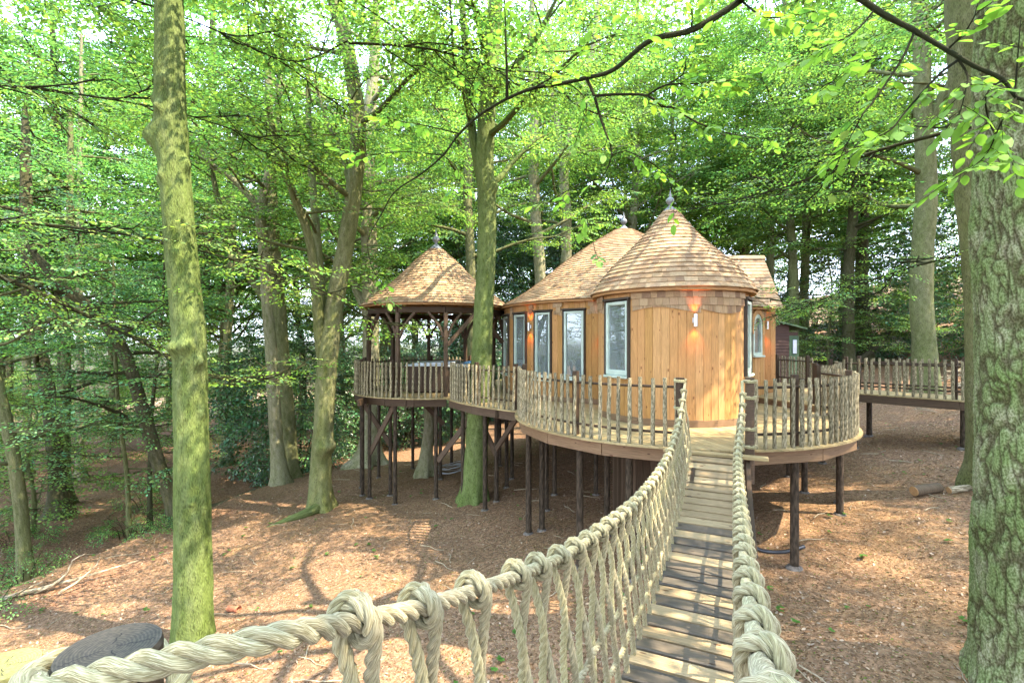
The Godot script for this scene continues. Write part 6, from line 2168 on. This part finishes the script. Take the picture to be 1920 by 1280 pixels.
	for i in places.size():
		var p := Vector3(places[i][0], 0, places[i][1])
		p.y = ground_y(p.x, p.z) - 0.1
		var one: Node3D = sap[i % 3]
		if i < 3:
			one.position = p
		else:
			one = copy_of(sap[i % 3], p, rr(0, TAU), rr(0.8, 1.25))
		if p.x < 0.0: tag(one, "spreading beech sapling in the understorey of the left slope", "", "beech saplings on the left slope")
		else: tag(one, "spreading beech sapling on the bank behind the boardwalk and shed", "", "beech saplings on the bank")

func build_floor_cover() -> void:
	rng.seed = 818
	# fallen leaves and husks as real leaves lying about
	var trs := []
	var cols := []
	var tones := [Color(0.25, 0.155, 0.09), Color(0.19, 0.115, 0.068), Color(0.30, 0.20, 0.12), Color(0.17, 0.11, 0.07), Color(0.33, 0.24, 0.16), Color(0.28, 0.145, 0.068)]
	for i in 30000:
		var z := -0.8 - 20.0 * pow(rng.randf(), 0.8)
		var x := rr(-1.15, 1.1) * (3.0 - z)
		var p := Vector3(x, ground_y(x, z) + 0.006, z)
		var up := Vector3(rr(-0.5, 0.5), 1, rr(-0.5, 0.5)).normalized()
		var s := rr(0.025, 0.065)
		var f := Vector3(rr(-1, 1), 0, rr(-1, 1)).normalized()
		var xx := up.cross(f).normalized()
		trs.append(Transform3D(Basis(xx * s, up * s, xx.cross(up) * s), p))
		cols.append(tones[rng.randi() % 6] * rr(0.75, 1.15))
	var b := MB.new()
	leaf(b, Vector3(0, 0.15, -0.5), Vector3(0, -0.08, 1).normalized(), Vector3(0.1, 1, 0).normalized(), 1.0, 0.55, Color(1, 1, 1))
	var o := many("fallen_leaves", b.mesh(), M.dead, self, trs, cols)
	tag(o, "brown fallen leaves strewn over the forest floor", "fallen leaves")
	# twigs
	trs = []
	var tw := MB.new()
	tw.tube(PackedVector3Array([Vector3(0, 0, -0.5), Vector3(0.04, 0.02, -0.1), Vector3(-0.03, 0.01, 0.2), Vector3(0.03, 0.02, 0.5)]), PackedFloat32Array([0.016, 0.014, 0.011, 0.006]), 5)
	for i in 420:
		var z := -1.5 - 17.0 * pow(rng.randf(), 0.8)
		var x := rr(-1.1, 1.1) * (3.0 - z)
		var s := rr(0.15, 0.7)
		trs.append(Transform3D(Basis(Vector3.UP, rr(0, TAU)).scaled(Vector3.ONE * s), Vector3(x, ground_y(x, z) + 0.012, z)))
	o = many("fallen_twigs", tw.mesh(), M.dead_wood, self, trs)
	tag(o, "thin fallen twigs scattered over the forest floor", "twigs")
	# seedlings
	trs = []
	cols = []
	var sd := MB.new()
	for k in 7:
		var a := k * 0.9
		leaf(sd, Vector3(0, 0.4 + 0.06 * k, 0), Vector3(cos(a), 0.25, sin(a)).normalized(), Vector3.UP, 0.7, 0.5, Color(0.11, 0.24, 0.05) * rr(0.8, 1.2))
	for i in 420:
		var z := -2.0 - 18.0 * pow(rng.randf(), 0.8)
		var x := rr(-1.1, 1.0) * (3.0 - z)
		var s := rr(0.03, 0.09)
		trs.append(Transform3D(Basis(Vector3.UP, rr(0, TAU)).scaled(Vector3.ONE * s), Vector3(x, ground_y(x, z), z)))
		cols.append(Color(1, 1, 1) * rr(0.8, 1.3))
	o = many("seedlings", sd.mesh(), M.leaf, self, trs, cols)
	tag(o, "tiny green seedlings dotted over the forest floor", "seedlings")

func ground_tube(called: String, label: String, cat: String, pts: Array, r0: float, r1: float, m: Material, lift := 0.0) -> MeshInstance3D:
	var p := []
	for q in pts:
		p.append(Vector3(q.x, ground_y(q.x, q.z) + q.y + lift, q.z))
	var path := smooth_path(p, 0.15)
	var rad := PackedFloat32Array()
	var f := noise(int(r0 * 1000), 2.0)
	for i in path.size():
		rad.append(lerpf(r0, r1, float(i) / (path.size() - 1)) * (1.0 + 0.15 * f.get_noise_1d(i * 2.0)))
	var b := MB.new()
	b.tube(path, rad, 8)
	var o := part(called, b.mesh(), m, self)
	o.name = numbered(called)
	tag(o, label, cat)
	return o

func build_small_things() -> void:
	# logs by the roots on the right
	for k in 2:
		var at := Vector3(7.95 + k * 0.62, 0, -9.22 + k * 0.1)
		at.y = ground_y(at.x, at.z) + (0.085 if k == 0 else 0.05)
		var lg := thing("log", "short log with a fresh orange cut end facing the bridge" if k == 0 else "thinner peeled log lying end to end behind the orange-ended one", "log", at)
		var r := 0.095 if k == 0 else 0.065
		var d := Vector3(1, 0.10, -0.12).normalized() if k == 0 else Vector3(1, 0.12, 0.05).normalized()
		var b := MB.new()
		b.tube(PackedVector3Array([-d * 0.25, Vector3(0, 0.006, 0), d * (0.3 if k == 0 else 0.75)]), PackedFloat32Array([r, r * 0.97, r * 0.93]), 16, false)
		part("bark", b.mesh(), M.log_bark if k == 0 else M.dead_wood, lg)
		var e := MB.new()
		e.tube(PackedVector3Array([-d * 0.262, -d * 0.249]), PackedFloat32Array([r * 0.95, r * 0.97]), 16)
		part("cut_end", e.mesh(), M.log_end, lg)
	# terracotta pipe
	var tp := Vector3(-4.62, 0, -7.95)
	tp.y = ground_y(tp.x, tp.z) + 0.05
	var pb := MB.new()
	var dd := Vector3(1, 0.05, 0.25).normalized()
	pb.tube(PackedVector3Array([-dd * 0.10, dd * 0.08]), PackedFloat32Array([0.046, 0.046]), 18, false)
	pb.tube(PackedVector3Array([dd * 0.07, dd * 0.115]), PackedFloat32Array([0.056, 0.058]), 18, false)
	var po := part("clay_pipe", pb.mesh(), M.terracotta, self, Transform3D(Basis.IDENTITY, tp))
	tag(po, "broken orange clay pipe lying on the slope beside the mossy near trunk", "pipe")
	ground_tube("drain_pipe", "curved black pipe half buried right of the bridge", "pipe", [Vector3(3.95, 0.05, -8.1), Vector3(4.1, 0.03, -7.85), Vector3(4.4, 0.025, -7.75), Vector3(4.75, 0.03, -7.8)], 0.03, 0.03, M.black_plastic)
	# coil of wire under the gazebo
	var c := Vector3(-2.15, 0, -16.6)
	var b2 := MB.new()
	for k in 9:
		var p := []
		for j in 25:
			var a := TAU * j / 24
			var r := 0.50 + 0.03 * sin(k * 2.1)
			var x := c.x + cos(a) * r + 0.03 * sin(k)
			var z := c.z + sin(a) * r + 0.03 * cos(k * 1.7)
			p.append(Vector3(x, ground_y(x, z) + 0.03 + 0.022 * k + 0.05 * sin(a + k), z))
		b2.tube(smooth_path(p, 0.1), PackedFloat32Array(Array(range(160)).map(func(_i): return 0.007)), 4, false)
	var wc := part("wire_coil", b2.mesh(), M.wire, self)
	tag(wc, "loose coil of grey wire lying under the gazebo deck", "wire coil")
	# dead branches
	ground_tube("dead_branch", "pale dead branch arching up on the slope at lower left", "branch", [Vector3(-9.25, 0.03, -9.3), Vector3(-9.0, 0.12, -9.4), Vector3(-8.8, 0.34, -9.5), Vector3(-8.7, 0.58, -9.5), Vector3(-8.55, 0.66, -9.6)], 0.035, 0.01, M.dead_wood)
	ground_tube("dead_branch", "long bleached branch lying along the bank at lower left", "branch", [Vector3(-9.6, 0.03, -9.0), Vector3(-9.1, 0.09, -9.4), Vector3(-8.6, 0.14, -9.9), Vector3(-8.1, 0.16, -10.4)], 0.045, 0.012, M.dead_wood)
	ground_tube("dead_branch", "crooked forked dead stick beside the bleached branch", "branch", [Vector3(-8.7, 0.06, -9.2), Vector3(-8.5, 0.2, -9.4), Vector3(-8.3, 0.42, -9.6), Vector3(-8.25, 0.55, -9.6)], 0.03, 0.009, M.dead_wood)
	ground_tube("dead_branch", "dead stick poking out of the litter at far lower left", "branch", [Vector3(-9.5, 0.04, -8.8), Vector3(-9.25, 0.18, -8.95), Vector3(-9.0, 0.28, -9.2)], 0.025, 0.009, M.dead_wood)
	ground_tube("fallen_log", "dark rotting log on the far slope behind the mossy near trunk", "log", [Vector3(-11.0, 0.1, -16.2), Vector3(-10.2, 0.12, -16.9), Vector3(-9.4, 0.14, -17.6)], 0.16, 0.12, M.beech_dark)
	ground_tube("dead_bough", "dark fallen bough propped against a trunk on the bank", "branch", [Vector3(17.6, 0.1, -25.5), Vector3(18.6, 0.55, -25.6), Vector3(19.8, 1.2, -25.8), Vector3(20.8, 1.9, -26.2)], 0.2, 0.08, M.beech_dark)
	ground_tube("dead_bough", "bleached fallen bough lying on the bank right of the curving beech", "branch", [Vector3(15.6, 0.15, -17.0), Vector3(16.6, 0.35, -16.6), Vector3(17.8, 0.3, -16.4)], 0.09, 0.04, M.dead_wood)
	ground_tube("dead_bough", "grey fallen bough lying across the top of the bank", "branch", [Vector3(18.2, 0.2, -19.6), Vector3(19.3, 0.45, -19.0), Vector3(20.6, 0.35, -18.7)], 0.1, 0.04, M.dead_wood)
	# mossy root of the forked beech
	var rt := ground_tube("mossy_root", "green mossy root snaking from the foot of the forked beech", "root", [Vector3(-5.25, 0.15, -13.1), Vector3(-5.45, 0.10, -12.75), Vector3(-5.75, 0.05, -12.5), Vector3(-6.0, 0.0, -12.4), Vector3(-6.25, -0.04, -12.2)], 0.15, 0.04, M.beech_green)
	# brushwood
	for k in 5:
		ground_tube("brush_stick", ["grey stick lowest in the brush pile on the bank", "grey stick slanting up through the brush pile", "thin pale stick on top of the brush pile", "short stick at the near end of the brush pile", "long stick reaching back from the brush pile"][k], "stick", [Vector3(16.4 + k * 0.45, 0.1 + 0.12 * k, -18.6 - 0.3 * k), Vector3(17.2 + k * 0.5, 0.35, -18.2 + 0.25 * k), Vector3(18.3 + k * 0.4, 0.2 + 0.1 * k, -18.4 + 0.1 * k)], 0.05, 0.02, M.dead_wood)

# ------------------------------------------------------------------ everything

func _ready() -> void:
	rng.seed = 20240
	nz.seed = 2
	nz.frequency = 0.02
	nz.fractal_octaves = 3
	# camera
	var cam := Camera3D.new()
	cam.name = "camera"
	cam.fov = 70.82
	cam.near = 0.05
	cam.far = 500.0
	add_child(cam)
	cam.position = Vector3(0, 1.55, 0)
	# sky
	var we := WorldEnvironment.new()
	we.name = "world"
	var env := Environment.new()
	var sky := Sky.new()
	var sm := ProceduralSkyMaterial.new()
	sm.sky_top_color = Color(0.74, 0.83, 1.0)
	sm.sky_horizon_color = Color(0.90, 0.94, 1.0)
	sm.sky_curve = 0.2
	sm.ground_bottom_color = Color(0.30, 0.27, 0.2)
	sm.ground_horizon_color = Color(0.62, 0.64, 0.6)
	sm.sky_energy_multiplier = 1.4
	sky.sky_material = sm
	env.background_mode = Environment.BG_SKY
	env.sky = sky
	env.tonemap_mode = Environment.TONE_MAPPER_LINEAR
	env.tonemap_exposure = 5.4
	env.sdfgi_enabled = true
	env.ssao_enabled = true
	env.ssil_enabled = true
	we.environment = env
	add_child(we)
	# sun
	var sun := DirectionalLight3D.new()
	sun.name = "sun"
	sun.light_energy = 1.5
	sun.light_color = Color(1.0, 0.95, 0.87)
	sun.light_angular_distance = 0.4
	sun.shadow_enabled = true
	add_child(sun)
	sun.look_at_from_position(SUN.normalized() * 60.0, Vector3.ZERO)
	make_materials()
	build_ground()
	build_house()
	build_gazebo()
	build_deck()
	build_railings()
	build_bridge()
	build_deck_things()
	make_sprays()
	build_trees()
	build_big_trunk()
	build_backwoods()
	build_floor_cover()
	build_small_things()
